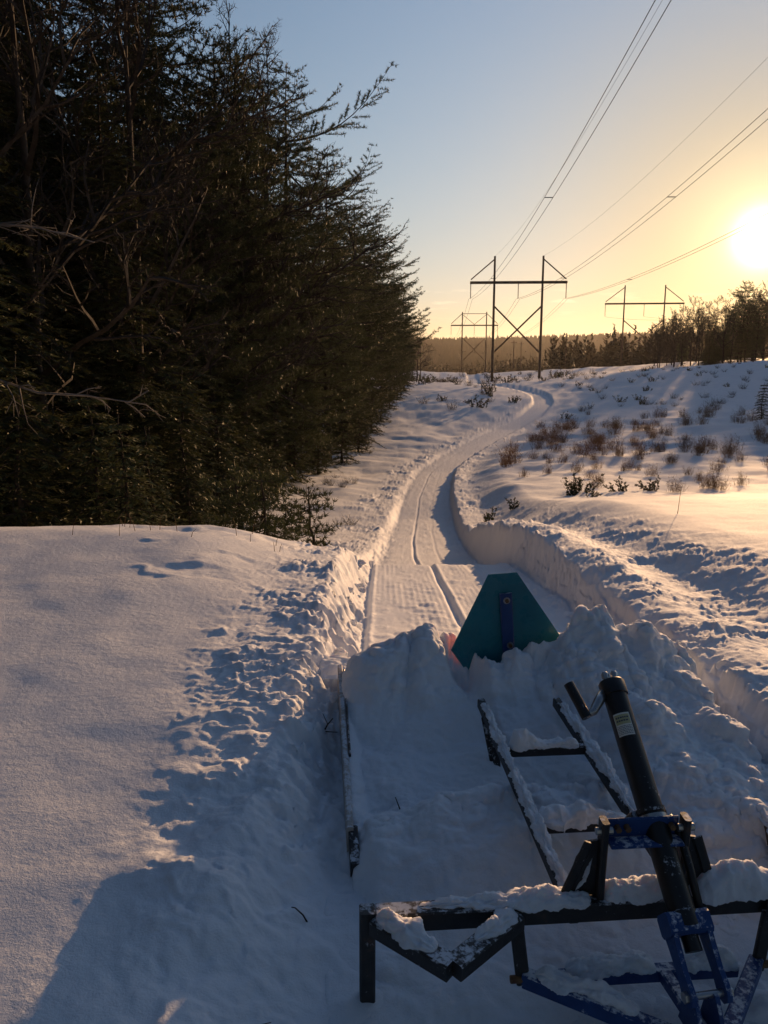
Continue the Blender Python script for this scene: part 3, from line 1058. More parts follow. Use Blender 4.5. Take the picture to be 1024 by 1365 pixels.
def h_frame(x, y, zg, rz, h, gap, arm, drop, label, brace=True, top_tie=False, rr=.24):
    root = empty('transmission_tower', (x, y, zg), rz)
    tag(root, label, 'power tower')
    for s in (-1, 1):
        b = MB()
        b.tube([(s * gap / 2, 0, -1), (s * gap / 2, 0, h * .5), (s * gap / 2, 0, h)], [rr, rr * .85, rr * .68], 8)
        obj('pole', b.mesh('pole', [M['pole_wood']]), root)
        b = MB()
        b.tube([(s * (gap / 2 + .1), .02, h - .55), (s * (arm / 2 - .15), .02, h * .812 + .25)], .11, 6)
        obj('arm_strut', b.mesh('arm_strut', [M['pole_wood']]), root)
    za = h * .80
    for dy in (-.30, .30):
        b = MB()
        b.add([(sx * arm / 2, dy + ty, za + tz) for sx in (-1, 1) for ty, tz in ((-.09, -.2), (.09, -.2), (.09, .2), (-.09, .2))],
              [(0, 1, 5, 4), (1, 2, 6, 5), (2, 3, 7, 6), (3, 0, 4, 7), (3, 2, 1, 0), (4, 5, 6, 7)])
        obj('crossarm', b.mesh('crossarm', [M['pole_wood']], False), root)
    if brace:
        for s in (-1, 1):
            b = MB()
            b.tube([(s * (gap / 2 - .1), s * .30, h * .615), (-s * (gap / 2 - .2), s * .30, h * .26)], .15, 6)
            obj('cross_brace', b.mesh('cross_brace', [M['pole_wood']]), root)
    if top_tie:
        b = MB()
        b.tube([(-gap / 2, 0, h - .6), (gap / 2, 0, h - .6)], .10, 5)
        obj('tie_bar', b.mesh('tie_bar', [M['pole_wood']]), root)
        for s in (-1, 1):
            b = MB()
            b.tube([(s * gap / 2, .1, h - .8), (0, .1, za + .3)], .08, 5)
            obj('arm_strut', b.mesh('arm_strut', [M['pole_wood']]), root)
    ends = []
    mw = Matrix.Translation((x, y, zg)) @ Matrix.Rotation(rz, 4, 'Z')
    for k in (-1, 0, 1):
        b = MB()
        nd = 15
        xa = k * (arm / 2 - .12)
        pts, rad = [], []
        for i in range(nd):
            z0 = za - .22 - drop * (i / nd)
            pts += [(xa, 0, z0), (xa, 0, z0 - drop / nd * .45), (xa, 0, z0 - drop / nd * .5)]
            rad += [.05, .14, .05]
        b.tube(pts, rad, 6)
        obj('insulator_string', b.mesh('insulator_string', [M['insulator']]), root)
        ends.append(mw @ Vector((xa, 0, za - .25 - drop)))
    tops = [mw @ Vector((s * gap / 2, 0, h)) for s in (-1, 1)]
    return ends, tops


T1 = h_frame(22.2, 140, -3.3, R(-4), 21.0, 7.9, 15.9, 2.4, 'large wooden H-frame power tower with crossed braces beside the curving snow trail', True, False)
T2 = h_frame(31.2, 290, -6.6, R(-3), 22.5, 8.3, 16.2, 3.0, 'smaller far wooden H-frame power tower standing left of the large one', True, True, .26)
T3 = h_frame(68.5, 222, -4.0, R(-7), 23.5, 10.3, 20.2, 3.1, 'wooden H-frame power tower rising from the brown woods left of the sun', True, False)


def parab(p, ytop, b=-.0291, c=.000656, n=46):
    ys = np.linspace(p[1], ytop, n)
    d = p[1] - ys
    return ys, p[2] + b * d + c * d * d


WSP = []


def conductor(p, slope, ytop, label, twin=.3, rad=.02, b=-.0291, c=.000656):
    ys, zs = parab(p, ytop, b, c)
    xs = p[0] - slope * (p[1] - ys)
    o = empty('power_line', (xs[0], ys[0], zs[0]))
    off = np.array([xs[0], ys[0], zs[0]])
    for s in ((-twin, twin) if twin else (0,)):
        mb = MB()
        mb.tube(np.stack([xs + s, ys, zs], 1) - off, rad, 4)
        obj('cable', mb.mesh('cable', [M['wire']]), o)
    if twin:
        for q in (.22, .45, .66):
            i = int(q * len(ys))
            mb = MB()
            mb.tube(np.array([(xs[i] - twin, ys[i], zs[i]), (xs[i] + twin, ys[i], zs[i])]) - off, .03, 4)
            obj('spacer', mb.mesh('spacer', [M['wire']]), o)
    tag(o, label, 'power line')
    return o


ends, tops = T1
conductor(ends[0], .036, -40, 'twin cable from the left insulator of the large tower, crossing the top of the sky')
conductor(ends[1], .028, -40, 'twin cable from the middle insulator of the large tower to the right picture edge')
conductor(ends[2], .030, -40, 'twin cable from the right insulator of the large tower, passing lowest beside the sun', c=.00054)
conductor(tops[0], .034, -40, 'thin single shield wire from the left pole top of the large tower', 0, .011, -.03, .00072)
conductor(tops[1], .030, -40, 'thin single shield wire from the right pole top of the large tower', 0, .011, -.03, .00066)
for k, nm in ((0, 'left'), (1, 'middle'), (2, 'right')):
    a, b2 = Vector(ends[k]), Vector(T2[0][k])
    o = empty('power_line', a)
    for s in (-.3, .3):
        mb = MB()
        mb.tube(sag_line((s, 0, 0), (b2.x - a.x + s, b2.y - a.y, b2.z - a.z), 3.2, 24), .022, 3)
        obj('cable', mb.mesh('cable', [M['wire']]), o)
    tag(o, 'far twin cable span from the %s insulator of the large tower to the small one' % nm, 'power line')
mb = MB()
for k in range(3):
    a = T3[0][k]
    mb2 = MB()
    mb2.tube(sag_line((a.x, a.y, a.z), (a.x + 14, a.y - 170, a.z + 7), 5.5, 30), .028, 3)
    tag(obj('power_line', mb2.mesh('power_line', [M['wire']])), 'single cable hanging from the %s insulator of the tower left of the sun' % ('left', 'middle', 'right')[k], 'power line')


def util_pole(x, y, zg, h, label):
    r = empty('utility_pole', (x, y, zg))
    tag(r, label, 'utility pole')
    b = MB()
    b.tube([(0, 0, -1), (0, 0, h)], [.17, .11], 7)
    obj('pole', b.mesh('pole', [M['pole_wood']]), r)
    b = MB()
    b.tube([(-.9, .15, h - .6), (.9, .15, h - .6)], .07, 4)
    obj('crossarm', b.mesh('crossarm', [M['pole_wood']]), r)


util_pole(50.5, 232, -6.5, 14.0, 'thin single utility pole in front of the dark woods, right of the large tower')
util_pole(36.5, 235, -7.0, 12.5, 'short utility pole seen between the legs of the large tower')
util_pole(43.0, 262, -7.5, 13.0, 'faint utility pole just right of the large tower against the woods')

# ------------------------------------------------------------------ the snow drag (groomer) in its own frame
DO = np.array([.9, 2.66, -.24])
_th, _pt = .08, .06
EF = norm(np.array([-_th, 1, _pt]))
ER = norm(np.array([1, _th, 0.0]))
EU = np.cross(ER, EF)
drag = empty('snow_drag')
drag.matrix_world = Matrix(((ER[0], EF[0], EU[0], DO[0]), (ER[1], EF[1], EU[1], DO[1]), (ER[2], EF[2], EU[2], DO[2]), (0, 0, 0, 1)))
tag(drag, 'dark steel trail drag with side boards, ladder frame and blue tongue, half buried in snow', 'trail groomer')


def to_world(p):
    p = np.asarray(p, float)
    return DO + p[..., 0:1] * ER + p[..., 1:2] * EF + p[..., 2:3] * EU


def beam_mb(mb, p, q, w, h, up=(0, 0, 1), ch=.006, mi=0):
    p, q, up = np.array(p, float), np.array(q, float), np.array(up, float)
    d = norm(q - p)
    s = norm(np.cross(d, up))
    u_ = np.cross(s, d)
    a, b = w / 2, h / 2
    prof = [(a - ch, b), (-a + ch, b), (-a, b - ch), (-a, -b + ch), (-a + ch, -b), (a - ch, -b), (a, -b + ch), (a, b - ch)]
    V = [e + s * x + u_ * y for e in (p, q) for x, y in prof]
    F = [(i, (i + 1) % 8, 8 + (i + 1) % 8, 8 + i) for i in range(8)] + [tuple(range(7, -1, -1)), tuple(range(8, 16))]
    mb.add(V, F, mi)


def beam(name, p, q, w, h, mat, parent, up=(0, 0, 1), ch=.006):
    mb = MB()
    beam_mb(mb, p, q, w, h, up, ch)
    return obj(name, mb.mesh(name, [M[mat]], False), parent)


def plate_mb(mb, pts, nrm_, t, mi=0):
    pts = np.array(pts, float)
    nv = norm(np.array(nrm_, float)) * t / 2
    n = len(pts)
    V = np.concatenate([pts + nv, pts - nv])
    F = [tuple(range(n)), tuple(range(2 * n - 1, n - 1, -1))] + [(i, n + i, n + (i + 1) % n, (i + 1) % n) for i in range(n)]
    mb.add(V, F, mi)


def plate(name, pts, nrm_, t, mat, parent):
    mb = MB()
    plate_mb(mb, pts, nrm_, t)
    return obj(name, mb.mesh(name, [M[mat]], False), parent)


def cyl(name, p, q, r, mat, parent, sides=20, smooth=True, rings=None):
    mb = MB()
    if rings is None:
        mb.tube([p, q], r, sides)
    else:
        p, q = np.array(p, float), np.array(q, float)
        mb.tube([p + (q - p) * t for t, _ in rings], [k for _, k in rings], sides)
    me = mb.mesh(name, [M[mat]], smooth)
    try:
        me.set_sharp_from_angle(angle=R(40))
    except Exception:
        pass
    return obj(name, me, parent)


# main beam, end posts and the folded wing braces at both ends
beam('main_beam', (-.93, .035, .352), (1.10, .035, .352), .072, .078, 'black_steel', drag)
for s in (-1, 1):
    e = s * .962 + (.08 if s > 0 else 0)
    beam('end_post', (e, .03, -.02), (e, .03, .398), .056, .056, 'black_steel', drag, (0, 1, 0))
    v = s * .694 + (.08 if s > 0 else 0)
    k = s * .43 + (.08 if s > 0 else 0)
    beam('wing_brace', (e - s * .028, .012, .350), (v, -.205, .345), .074, .064, 'black_steel', drag)
    beam('wing_brace', (v - s * .004, -.207, .347), (k, -.002, .352), .076, .062, 'black_steel', drag)
    h = beam('hanger', (k, -.012, .33), (k + s * -.03, -.035, .10), .05, .022, 'black_steel', drag, (0, 1, 0))
    cyl('pivot_bolt', (k - s * .07, -.04, .125), (k + s * .02, -.04, .125), .014, 'rust', drag, 8)
# ladder frame
RL = [(-.188, .075, .275), (-.208, 1.76, .275)]
RR = [(.275, .075, .275), (.224, 1.74, .275)]
beam('side_rail', RL[0], RL[1], .042, .055, 'black_steel', drag)
beam('side_rail', RR[0], RR[1], .042, .055, 'black_steel', drag)
for b, in ((1.23,), (.61,)):
    xl = np.interp(b, [.075, 1.76], [-.188, -.208]) + .022
    xr = np.interp(b, [.075, 1.74], [.275, .224]) - .022
    beam('cross_bar', (xl, b, .278), (xr, b, .278), .04, .05, 'black_steel', drag)
beam('stay', (-.215, 1.62, .26), (-.200, 1.36, .07), .012, .04, 'black_steel', drag, (1, 0, 0))
beam('stay', (-.196, 1.50, .25), (-.186, 1.37, .07), .012, .04, 'black_steel', drag, (1, 0, 0))
# side boards (weathered, notched at the ends)
lb = MB()
beam_mb(lb, (-.992, .86, .045), (-.992, 2.50, .095), .032, .20)
obj('side_board', lb.mesh('side_board', [M['pale_board']], False), drag)
beam('edge_strip', (-.968, 1.45, .145), (-.968, 2.42, .177), .010, .05, 'black_steel', drag)
beam('board_shoe', (-.975, .70, .03), (-.978, .90, .085), .044, .10, 'black_steel', drag)
cyl('board_bolt', (-.93, .80, .07), (-.99, .80, .07), .013, 'rust', drag, 8)
beam('side_board', (.83, .30, .13), (.90, .80, .16), .040, .18, 'wood_board', drag)
plate('side_flap', [(1.075, 1.90, .29), (1.09, 1.80, .30), (1.045, 1.45, .17), (1.02, 1.42, .05), (1.03, 1.86, .05)], (1, -.1, 0), .014, 'black_steel', drag)

# uprights, gussets and the blue cradle on the beam
for s, xa in ((-1, -.115), (1, .185)):
    beam('upright', (xa, .045, .385), (xa, .045, .705), .026, .055, 'black_steel', drag, (0, 1, 0))
    cyl('upright_bolt', (xa - .03, .04, .665), (xa + .03, .04, .665), .014, 'bright_steel', drag, 8)
    o_ = xa + s * .014
    plate('gusset', [(o_, .055, .392), (o_ + s * .115, .055, .392), (o_ + s * .075, .055, .55), (o_ + s * .035, .055, .615), (o_, .055, .62)], (0, 1, 0), .010, 'black_steel', drag)
    beam('gusset_rib', (o_ + s * .118, .045, .392), (o_ + s * .036, .045, .618), .036, .009, 'black_steel', drag, (0, 1, 0))
cm = MB()
beam_mb(cm, (-.098, .068, .655), (.168, .068, .655), .009, .078)
beam_mb(cm, (-.098, .030, .620), (.168, .030, .620), .066, .009)
cr_ = obj('cradle', cm.mesh('cradle', [M['blue_steel']], False), drag)
for xa in (-.06, -.025, .14):
    cyl('cradle_bolt', (xa, .040, .662), (xa, .066, .662), .012, 'rust', drag, 6, False)

# hydraulic cylinder
CT, CB = np.array([.058, .53, 1.0]), np.array([.118, -.17, .425])
AX = norm(CT - CB)
cylm = cyl('hydraulic_cylinder', CB, CT, .05, 'cylinder_black', drag, 28, True,
           [(0, .044), (.002, .05), (.055, .05), (.058, .047), (.93, .047), (.933, .053), (.992, .053), (1.0, .047)])
SD = norm(np.cross(AX, [0, 0, 1.0]))          # sideways
UP = np.cross(SD, AX)
for t, r_ in ((.40, .0515), (.43, .0515)):
    c = CB + (CT - CB) * t
    cyl('clamp_band', c - AX * .009, c + AX * .009, .0525, 'bright_steel' if t < .41 else 'black_steel', cylm, 28)
c = CB + (CT - CB) * .415
mb = MB()
beam_mb(mb, c + SD * .055 - UP * .02, c + SD * .055 - UP * .10, .03, .05, tuple(AX))
beam_mb(mb, c - SD * .055 - UP * .02, c - SD * .055 - UP * .10, .03, .05, tuple(AX))
obj('clamp_lug', mb.mesh('clamp_lug', [M['black_steel']], False), cylm)


def patch(name, t0, t1, a0, a1, r, mat, n=10):
    """curved sticker lying on the barrel"""
    V, F = [], []
    for t in (t0, t1):
        c_ = CB + (CT - CB) * t
        for i in range(n + 1):
            a = R(a0 + (a1 - a0) * i / n)
            V.append(c_ + r * (math.sin(a) * SD + math.cos(a) * UP))
    for i in range(n):
        F.append((i, i + 1, n + 2 + i, n + 1 + i))
    return obj(name, mesh_np(name, V, F, True, [M[mat]]), cylm)


# which way round the label faces: towards the camera
camdir = np.array([0, 0, 2.1]) - to_world((CB + CT) / 2)
camL = np.array([camdir @ ER, camdir @ EF, camdir @ EU])
la = math.degrees(math.atan2(camL @ SD, camL @ UP))
patch('label', .735, .835, la - 40, la + 40, .0476, 'label_paper')
patch('label_band', .785, .828, la - 36, la + 36, .0480, 'label_olive')
rl = random.Random(3)
for i in range(6):
    t = .742 + i * .0066
    a = la - 36
    while a < la + 34:
        w_ = rl.uniform(3, 10)
        patch('print_line', t, t + .0028, a, min(a + w_, la + 36), .0480, 'label_ink', 2)
        a += w_ + rl.uniform(1.5, 3)
for i in range(2):
    t = .797 + i * .014
    a = la - 30
    while a < la + 26:
        w_ = rl.uniform(5, 11)
        patch('print_line', t, t + .007, a, min(a + w_, la + 30), .0484, 'label_ink', 2)
        a += w_ + 2.5
# rod eye and fittings at the top, short hose stub beside it
for s in (-1, 1):
    cyl('port_fitting', CT + SD * s * .018 - AX * .005, CT + SD * s * .020 + AX * .040 + UP * .01, .014, 'bright_steel', cylm, 8, True, [(0, .012), (.4, .012), (.42, .016), (.8, .016), (1, .009)])
P0 = CT - AX * .06 - SD * .05
if (P0 - CT)[0] > 0:
    SDl = SD
else:
    SDl = -SD
SDl = SD if SD[0] < 0 else -SD
p0 = CT + SDl * .045 - AX * .045
mb = MB()
mb.tube([p0, p0 + SDl * .03 - AX * .035, p0 + SDl * .065 - AX * .075, p0 + SDl * .10 - AX * .088], [.019, .021, .017, .013], 10)
obj('elbow', mb.mesh('elbow', [M['bright_steel']]), cylm)
hb = p0 + SDl * .098 - AX * .088
cyl('hose_stub', hb - AX * .01, hb + AX * .135 - np.array([.035, 0, 0]), .021, 'cylinder_black', cylm, 14)
# relief tube lying along the barrel
mb = MB()
q = [CB + (CT - CB) * .40 - SDl * .052 + UP * .02, CB + (CT - CB) * .33 - SDl * .078 + UP * .012, CB + (CT - CB) * .2 - SDl * .074 + UP * .01, CB + (CT - CB) * .02 - SDl * .062 + UP * .008]
mb.tube(q, [.014, .016, .016, .014], 8)
obj('hydraulic_hose', mb.mesh('hydraulic_hose', [M['cylinder_black']]), cylm)

# clevis and pins
clv = obj('clevis', None, drag) if False else empty('clevis')
clv.parent = drag
mb = MB()
beam_mb(mb, CB + AX * .012 + SDl * .078, CB + AX * .012 - SDl * .078, .085, .075, tuple(AX), .012)
bp = mb.mesh('clevis_block', [M['blue_steel']], False)
obj('clevis_block', bp, clv)
for s in (-1, 1):
    base = CB + SDl * s * -.062
    pts = []
    for d, wv in ((-.0, .040), (.06, .032), (.13, .027), (.19, .034), (.215, .030), (.232, .014)):
        pts.append((d, wv))
    poly = [base - AX * d + UP * w_ for d, w_ in pts] + [base - AX * d - UP * w_ for d, w_ in reversed(pts)]
    plate('clevis_arm', poly, tuple(SD), .018, 'blue_steel', clv)
    cyl('clevis_pin', base - AX * .20 - SDl * s * .022, base - AX * .20 + SDl * s * .004, .019, 'bright_steel', clv, 6, False)
cyl('cross_pin', CB - AX * .20 + SDl * .085, CB - AX * .20 - SDl * .085, .012, 'bright_steel', clv, 10)
cyl('rod_eye', CB - AX * .02, CB - AX * .075, .030, 'cylinder_black', clv, 12)

# blue tongue
AP = np.array([.13, -.42, .16])
beam('tongue_arm', (-.395, -.03, .12), (AP[0] - .03, AP[1] + .02, AP[2]), .052, .062, 'blue_steel', drag)
beam('tongue_arm', (.475, -.03, .12), (AP[0] + .03, AP[1] + .02, AP[2]), .052, .062, 'blue_steel', drag)
beam('tongue_crosstube', (-.30, -.028, .105), (.40, -.028, .105), .05, .05, 'blue_steel', drag)
beam('tongue_strut', (.12, -.055, .115), (AP[0], AP[1] + .03, AP[2] + .002), .044, .048, 'blue_steel', drag)
beam('drawbar', (AP[0], AP[1] + .035, AP[2] + .006), (AP[0] + .02, -1.35, .26), .07, .07, 'blue_steel', drag)
for s in (-1, 1):
    xa = CB[0] + s * .036
    plate('tongue_lug', [(xa, -.44, .17), (xa, -.26, .15), (xa, -.285, .26), (xa, -.315, .305), (xa, -.345, .31), (xa, -.38, .27)], (1, 0, 0), .014, 'blue_steel', drag)

# sign plate with its blue post
sg = empty('sign_plate')
sg.parent = drag
bs = 2.32
out = [(-.073, bs, .854), (.106, bs, .865), (.417, bs + .01, .417), (.383, bs + .01, .335), (.25, bs, .12), (-.14, bs, .11), (-.219, bs, .246), (-.294, bs, .356)]
plate('panel', out, (0, 1, 0), .006, 'teal_plate', sg)
cx_, cz_ = .05, .42
inn = [(cx_ + (x_ - cx_) * .93, y_ + .0065, cz_ + (z_ - cz_) * .93) for x_, y_, z_ in out]
plate('reflective_face', inn, (0, 1, 0), .003, 'orange', sg)
beam('sign_post', (.105, bs - .020, .0), (.036, bs - .020, .735), .078, .020, 'blue_steel', sg, (0, 1, 0))
for x_, z_ in ((.043, .69), (.078, .39)):
    cyl('sign_bolt', (x_, bs - .028, z_), (x_, bs - .046, z_), .013, 'rust', sg, 6, False)
    cyl('washer', (x_, bs - .030, z_), (x_, bs - .033, z_), .022, 'bright_steel', sg, 12, False)

# ------------------------------------------------------------------ snow carried by the drag
def heap_h(a, b):
    Hr = np.interp(a, [-1.25, -1.08, -.97, -.92, -.78, -.64, -.5, -.354, -.26, -.12, .0, .15, .34, .45, .62, .865, 1.04, 1.15, 1.3],
                   [-.05, .05, .21, .26, .35, .42, .465, .45, .42, .36, .35, .37, .345, .43, .49, .43, .37, .26, -.05])
    br = np.interp(a, [-1, -.45, -.3, -.17, -.1, .36, .5, 1.1], [2.34, 2.36, 2.44, 2.44, 2.18, 2.17, 2.28, 2.26]) + .03 * perlin2(a * 2.2, a * 0 + 4, 91)
    dent = .20 * np.exp(-((a + .245) / .075) ** 2 - ((b - 2.24) / .16) ** 2)
    # front slope: how far the pile reaches forward of its crest
    reach = np.interp(a, [-1, -.3, .2, .5, 1.1], [1.0, 1.0, .8, .9, 1.1])
    s = np.clip((br - b) / reach, 0, 1)
    front = Hr * (1 - s) ** np.interp(a, [-.5, .3, .8], [1.0, .8, .55]) 
    back = Hr - np.clip(b - br, 0, None) * 1.5 - np.clip(b - br, 0, None) ** 2 * 1.2
    z = np.where(b <= br, front, back) - dent
    # right bay packed high
    rb = sstep(.25, .55, a) * sstep(.1, .7, b) * (1 - sstep(2.05, 2.3, b))
    z = np.maximum(z, rb * np.interp(b, [0, .5, 1.0, 1.4, 2.0, 2.4], [.02, .16, .27, .31, .34, .36]) * np.interp(a, [.25, .6, 1.0, 1.12, 1.25], [.55, .9, 1.0, .75, -.1]))
    # roll of snow ahead of the ladder and a low bed under it
    rr = .93 + .10 * (a + .44) + .06 * perlin2(a * 2.5, a * 0 + 9, 93)
    roll = np.interp(a, [-1.0, -.9, -.6, -.3, .0, .25], [.02, .16, .23, .24, .23, .20])
    d = (b - rr)
    z = np.maximum(z, roll * np.where(d > 0, np.exp(-(d / .10) ** 2), np.exp(-(d / .45) ** 2)))
    bed = np.interp(b, [-.3, .1, .5, 1.2, 2.0], [-.12, -.04, .07, .09, .09]) - .14 * (1 - sstep(-1.0, -.72, a)) * (1 - sstep(.6, .95, b))
    z = np.maximum(z, bed)
    z = np.where((b < .95) & (a < -.6), np.minimum(z, .30 - .38 * (1 - sstep(-1.05, -.70, a)) * (1 - sstep(.55, .95, b))), z)
    return z


na, nb_ = 330, 430
ga = np.linspace(-1.22, 1.32, na)
gb = np.linspace(-.25, 2.95, nb_)
A2, B2 = np.meshgrid(ga, gb)
a_, b_ = A2.ravel(), B2.ravel()
H = heap_h(a_, b_)
wx = .03 * fbm(a_ * 4, b_ * 4, 95, 3)
rough = np.clip(.9 * sstep(.14, .34, H) + .7 * sstep(.3, .6, a_) + .55 * np.exp(-((b_ - .95) / .25) ** 2) * (a_ < .3) + .42, 0, 1)
ridge = np.exp(-((b_ - 2.28) / .32) ** 2)
ha, hb = warped(a_, b_ - H * 1.2, 2.6, .11, 96)
lump = .13 * clumps(ha * 3.1, hb * 3.4, 97, .6) ** 1.2 + .06 * clumps(ha * 7.0, hb * 7.0, 99, .55) ** 1.2 + .05 * np.clip(fbm(ha * 4, hb * 4, 111, 4), -.3, 1) + .014 * clumps(ha * 17, hb * 17, 101, .5)
rough = rough * (1 - .30 * (a_ < -.12) * sstep(-.05, -.25, a_) * 1.0)
H = H + rough * (lump * (.55 + .75 * ridge) - .02) + .028 * fbm(a_ * 2.6, b_ * 2.6, 103, 4) + rough * .006 * fbm(a_ * 30, b_ * 30, 105, 3)
edge = np.minimum(np.minimum(a_ - ga[0], ga[-1] - a_), np.minimum((b_ - gb[0]) * 1.0, gb[-1] - b_))
# inside the left board the snow stops at the plank; outside it tapers into the ground
inL = (a_ > -.985) * np.exp(-((a_ + .97) / .10) ** 2) * sstep(.75, 1.0, b_) * (b_ < 2.5)
H = np.maximum(H, inL * np.interp(b_, [.8, 1.0, 2.5], [.05, .125, .182]))
outL = (a_ < -.985) & (b_ < 2.5) & (b_ > .6)
H = np.where(outL, np.minimum(H, -.05), H)
H = H - .25 * (1 - sstep(.0, .12, edge))
# push lumps outward along the slope so the crest looks broken, not like a height map
Hg = H.reshape(nb_, na)
gy_, gx_ = np.gradient(Hg, gb, ga)
n3 = np.stack([-gx_.ravel(), -gy_.ravel(), np.ones(na * nb_)], 1)
n3 /= np.linalg.norm(n3, axis=1)[:, None]
pa, pb = warped(a_ + 5, b_ + H * 1.5, 5, .05, 106)
push = .035 * rough * clumps(pa * 6.5, pb * 6.5, 107, .6) + .010 * rough * fbm(pa * 14, pb * 14, 109, 3)
Pn = np.stack([a_, b_, H], 1) + n3 * push[:, None]
W = to_world(Pn)
k0 = (np.arange(nb_ - 1)[:, None] * na + np.arange(na - 1)[None, :]).ravel()
heap = obj('snow_heap', mesh_np('snow_heap', W, np.stack([k0, k0 + 1, k0 + na + 1, k0 + na], 1), True, [M['snow_heap']]))
tag(heap, 'lumpy blue-shadowed heap of ploughed snow carried inside the trail drag', 'snow heap')


def snow_loaf(path, width, height, label, seed, taper=.035, seg=.006, side=26, drop=.35, name='snow_clump'):
    """a long soft loaf of snow lying on a bar, local drag coordinates; path points are on the bar's top face"""
    path = np.array(path, float)
    L = np.concatenate([[0], np.cumsum(np.linalg.norm(np.diff(path[:, :3], axis=0), axis=1))])
    n = max(6, int(L[-1] / seg))
    t = np.linspace(0, L[-1], n)
    P = np.stack([np.interp(t, L, path[:, i]) for i in range(3)], 1)
    wk = np.interp(t, L, np.broadcast_to(width, len(path)))
    hk = np.interp(t, L, np.broadcast_to(height, len(path)))
    end = np.minimum(1, np.minimum(t + .001, L[-1] - t + .001) / taper) ** .5
    T = norm(np.gradient(P, axis=0))
    S_ = norm(np.cross(T, [0, 0, 1.0]))
    ang = np.linspace(-.07 * math.pi, 1.07 * math.pi, side)
    ca, sa = np.cos(ang), np.sin(ang)
    nz_ = perlin2(t * 6 + seed * 7.7, t * 0 + seed, seed)
    nz2 = perlin2(t * 17 + seed * 3.1, t * 0 + seed, seed + 1)
    hh = hk * end * np.clip(1 + .75 * nz_ + .35 * nz2, .12, 2)
    ww_ = wk * end ** .5 * np.clip(1 + .5 * perlin2(t * 7 + 3 + seed, t * 0, seed + 2) + .2 * nz2, .3, 1.6)
    V = P[:, None, :] + S_[:, None, :] * (ww_[:, None] * .5 * ca[None, :])[..., None] + np.array([0, 0, 1.0]) * (np.where(sa > 0, hh[:, None] * sa[None, :], hk[:, None] * drop * sa[None, :] * end[:, None]))[..., None]
    tt, aa = np.meshgrid(t, ang, indexing='ij')
    lum = .016 * clumps(tt.ravel() * 17 + seed, aa.ravel() * 1.3, seed + 5, .6) + .012 * perlin2(tt.ravel() * 14, aa.ravel() * 1.5, seed + 6) + .008 * perlin2(tt.ravel() * 45, aa.ravel() * 4, seed + 7) + .004 * perlin2(tt.ravel() * 110, aa.ravel() * 9, seed + 8) - .003
    ctr = P[:, None, :] - V
    V = V - norm(ctr) * lum.reshape(n, side)[..., None] * np.minimum(1, end)[:, None, None]
    Vf = V.reshape(-1, 3)
    F = []
    for i in range(n - 1):
        for k in range(side - 1):
            F.append((i * side + k, (i + 1) * side + k, (i + 1) * side + k + 1, i * side + k + 1))
    F.append(tuple(range(side)))
    F.append(tuple((n - 1) * side + k for k in range(side - 1, -1, -1)))
    o = obj(name, mesh_np(name, to_world(Vf), F, True, [M['snow_heap']]))
    tag(o, label, 'snow', 'snow left lying on the bars of the drag')
    return o


snow_loaf([(-.186, .12, .303), (-.193, .55, .303), (-.200, 1.1, .303), (-.207, 1.70, .303)], [.028, .042, .036, .026], [.014, .032, .024, .012], 'narrow snow ridge along the left rail of the ladder frame', 201)
snow_loaf([(.265, .55, .303), (.25, 1.1, .303), (.228, 1.66, .303)], [.026, .045, .034], [.012, .032, .02], 'narrow snow ridge along the right rail of the ladder frame', 205)
snow_loaf([(-.165, 1.235, .302), (-.09, 1.24, .302), (-.02, 1.235, .302), (.19, 1.23, .302)], [.08, .12, .06, .05], [.04, .075, .035, .03], 'peaked snow clump on the farther cross bar of the ladder frame', 209)
snow_loaf([(-.165, .63, .298), (-.09, .64, .302), (.03, .63, .302), (.07, .615, .302), (.22, .61, .302)], [.12, .17, .12, .06, .05], [.05, .075, .05, .03, .02], 'broad snow clump on the nearer cross bar, overhanging the left rail', 213)
snow_loaf([(-.78, .04, .389), (-.60, .04, .390), (-.40, .03, .390), (-.15, .035, .390)], [.02, .045, .075, .085], [.004, .014, .032, .04], 'snow along the main beam left of the uprights', 217)
snow_loaf([(-.10, .045, .390), (.03, .045, .390), (.17, .045, .390)], [.08, .095, .09], [.042, .058, .05], 'snow on the main beam between the two uprights, behind the cylinder', 221)
snow_loaf([(.22, .05, .390), (.35, .05, .390), (.75, .05, .390), (1.0, .05, .390)], [.10, .12, .11, .06], [.07, .085, .07, .03], 'thick snow bank on the right half of the main beam, its top catching sunlight', 225)
snow_loaf([(-.925, .010, .385), (-.84, -.07, .382), (-.745, -.16, .380)], [.06, .085, .06], [.03, .04, .025], 'clump of snow on the left wing brace beside the end post', 229)
snow_loaf([(-.60, -.125, .380), (-.52, -.065, .384), (-.44, -.008, .386)], [.03, .055, .06], [.008, .018, .022], 'thin snow film on the wing brace beside the main beam', 233)
snow_loaf([(-.36, -.045, .152), (-.22, -.14, .160), (-.06, -.26, .170)], [.06, .07, .05], [.03, .04, .03], 'snow on the blue tongue arm, its near end lit gold by the sun', 237)
snow_loaf([(-.24, -.02, .132), (.09, -.02, .132)], [.07, .09], [.03, .045], 'snow on the blue cross tube left of the clevis', 241)
snow_loaf([(.18, -.02, .132), (.40, -.02, .132)], [.08, .08], [.045, .04], 'snow on the blue cross tube right of the clevis', 245)
snow_loaf([(-.205, .075, .395), (-.165, .07, .47), (-.140, .065, .56)], [.05, .06, .025], [.02, .03, .015], 'snow packed against the left triangular gusset', 249, .05)
snow_loaf([(.885, .76, .245), (.84, .36, .22)], [.03, .04], [.012, .012], 'thin snow strip on the short right side board', 253)

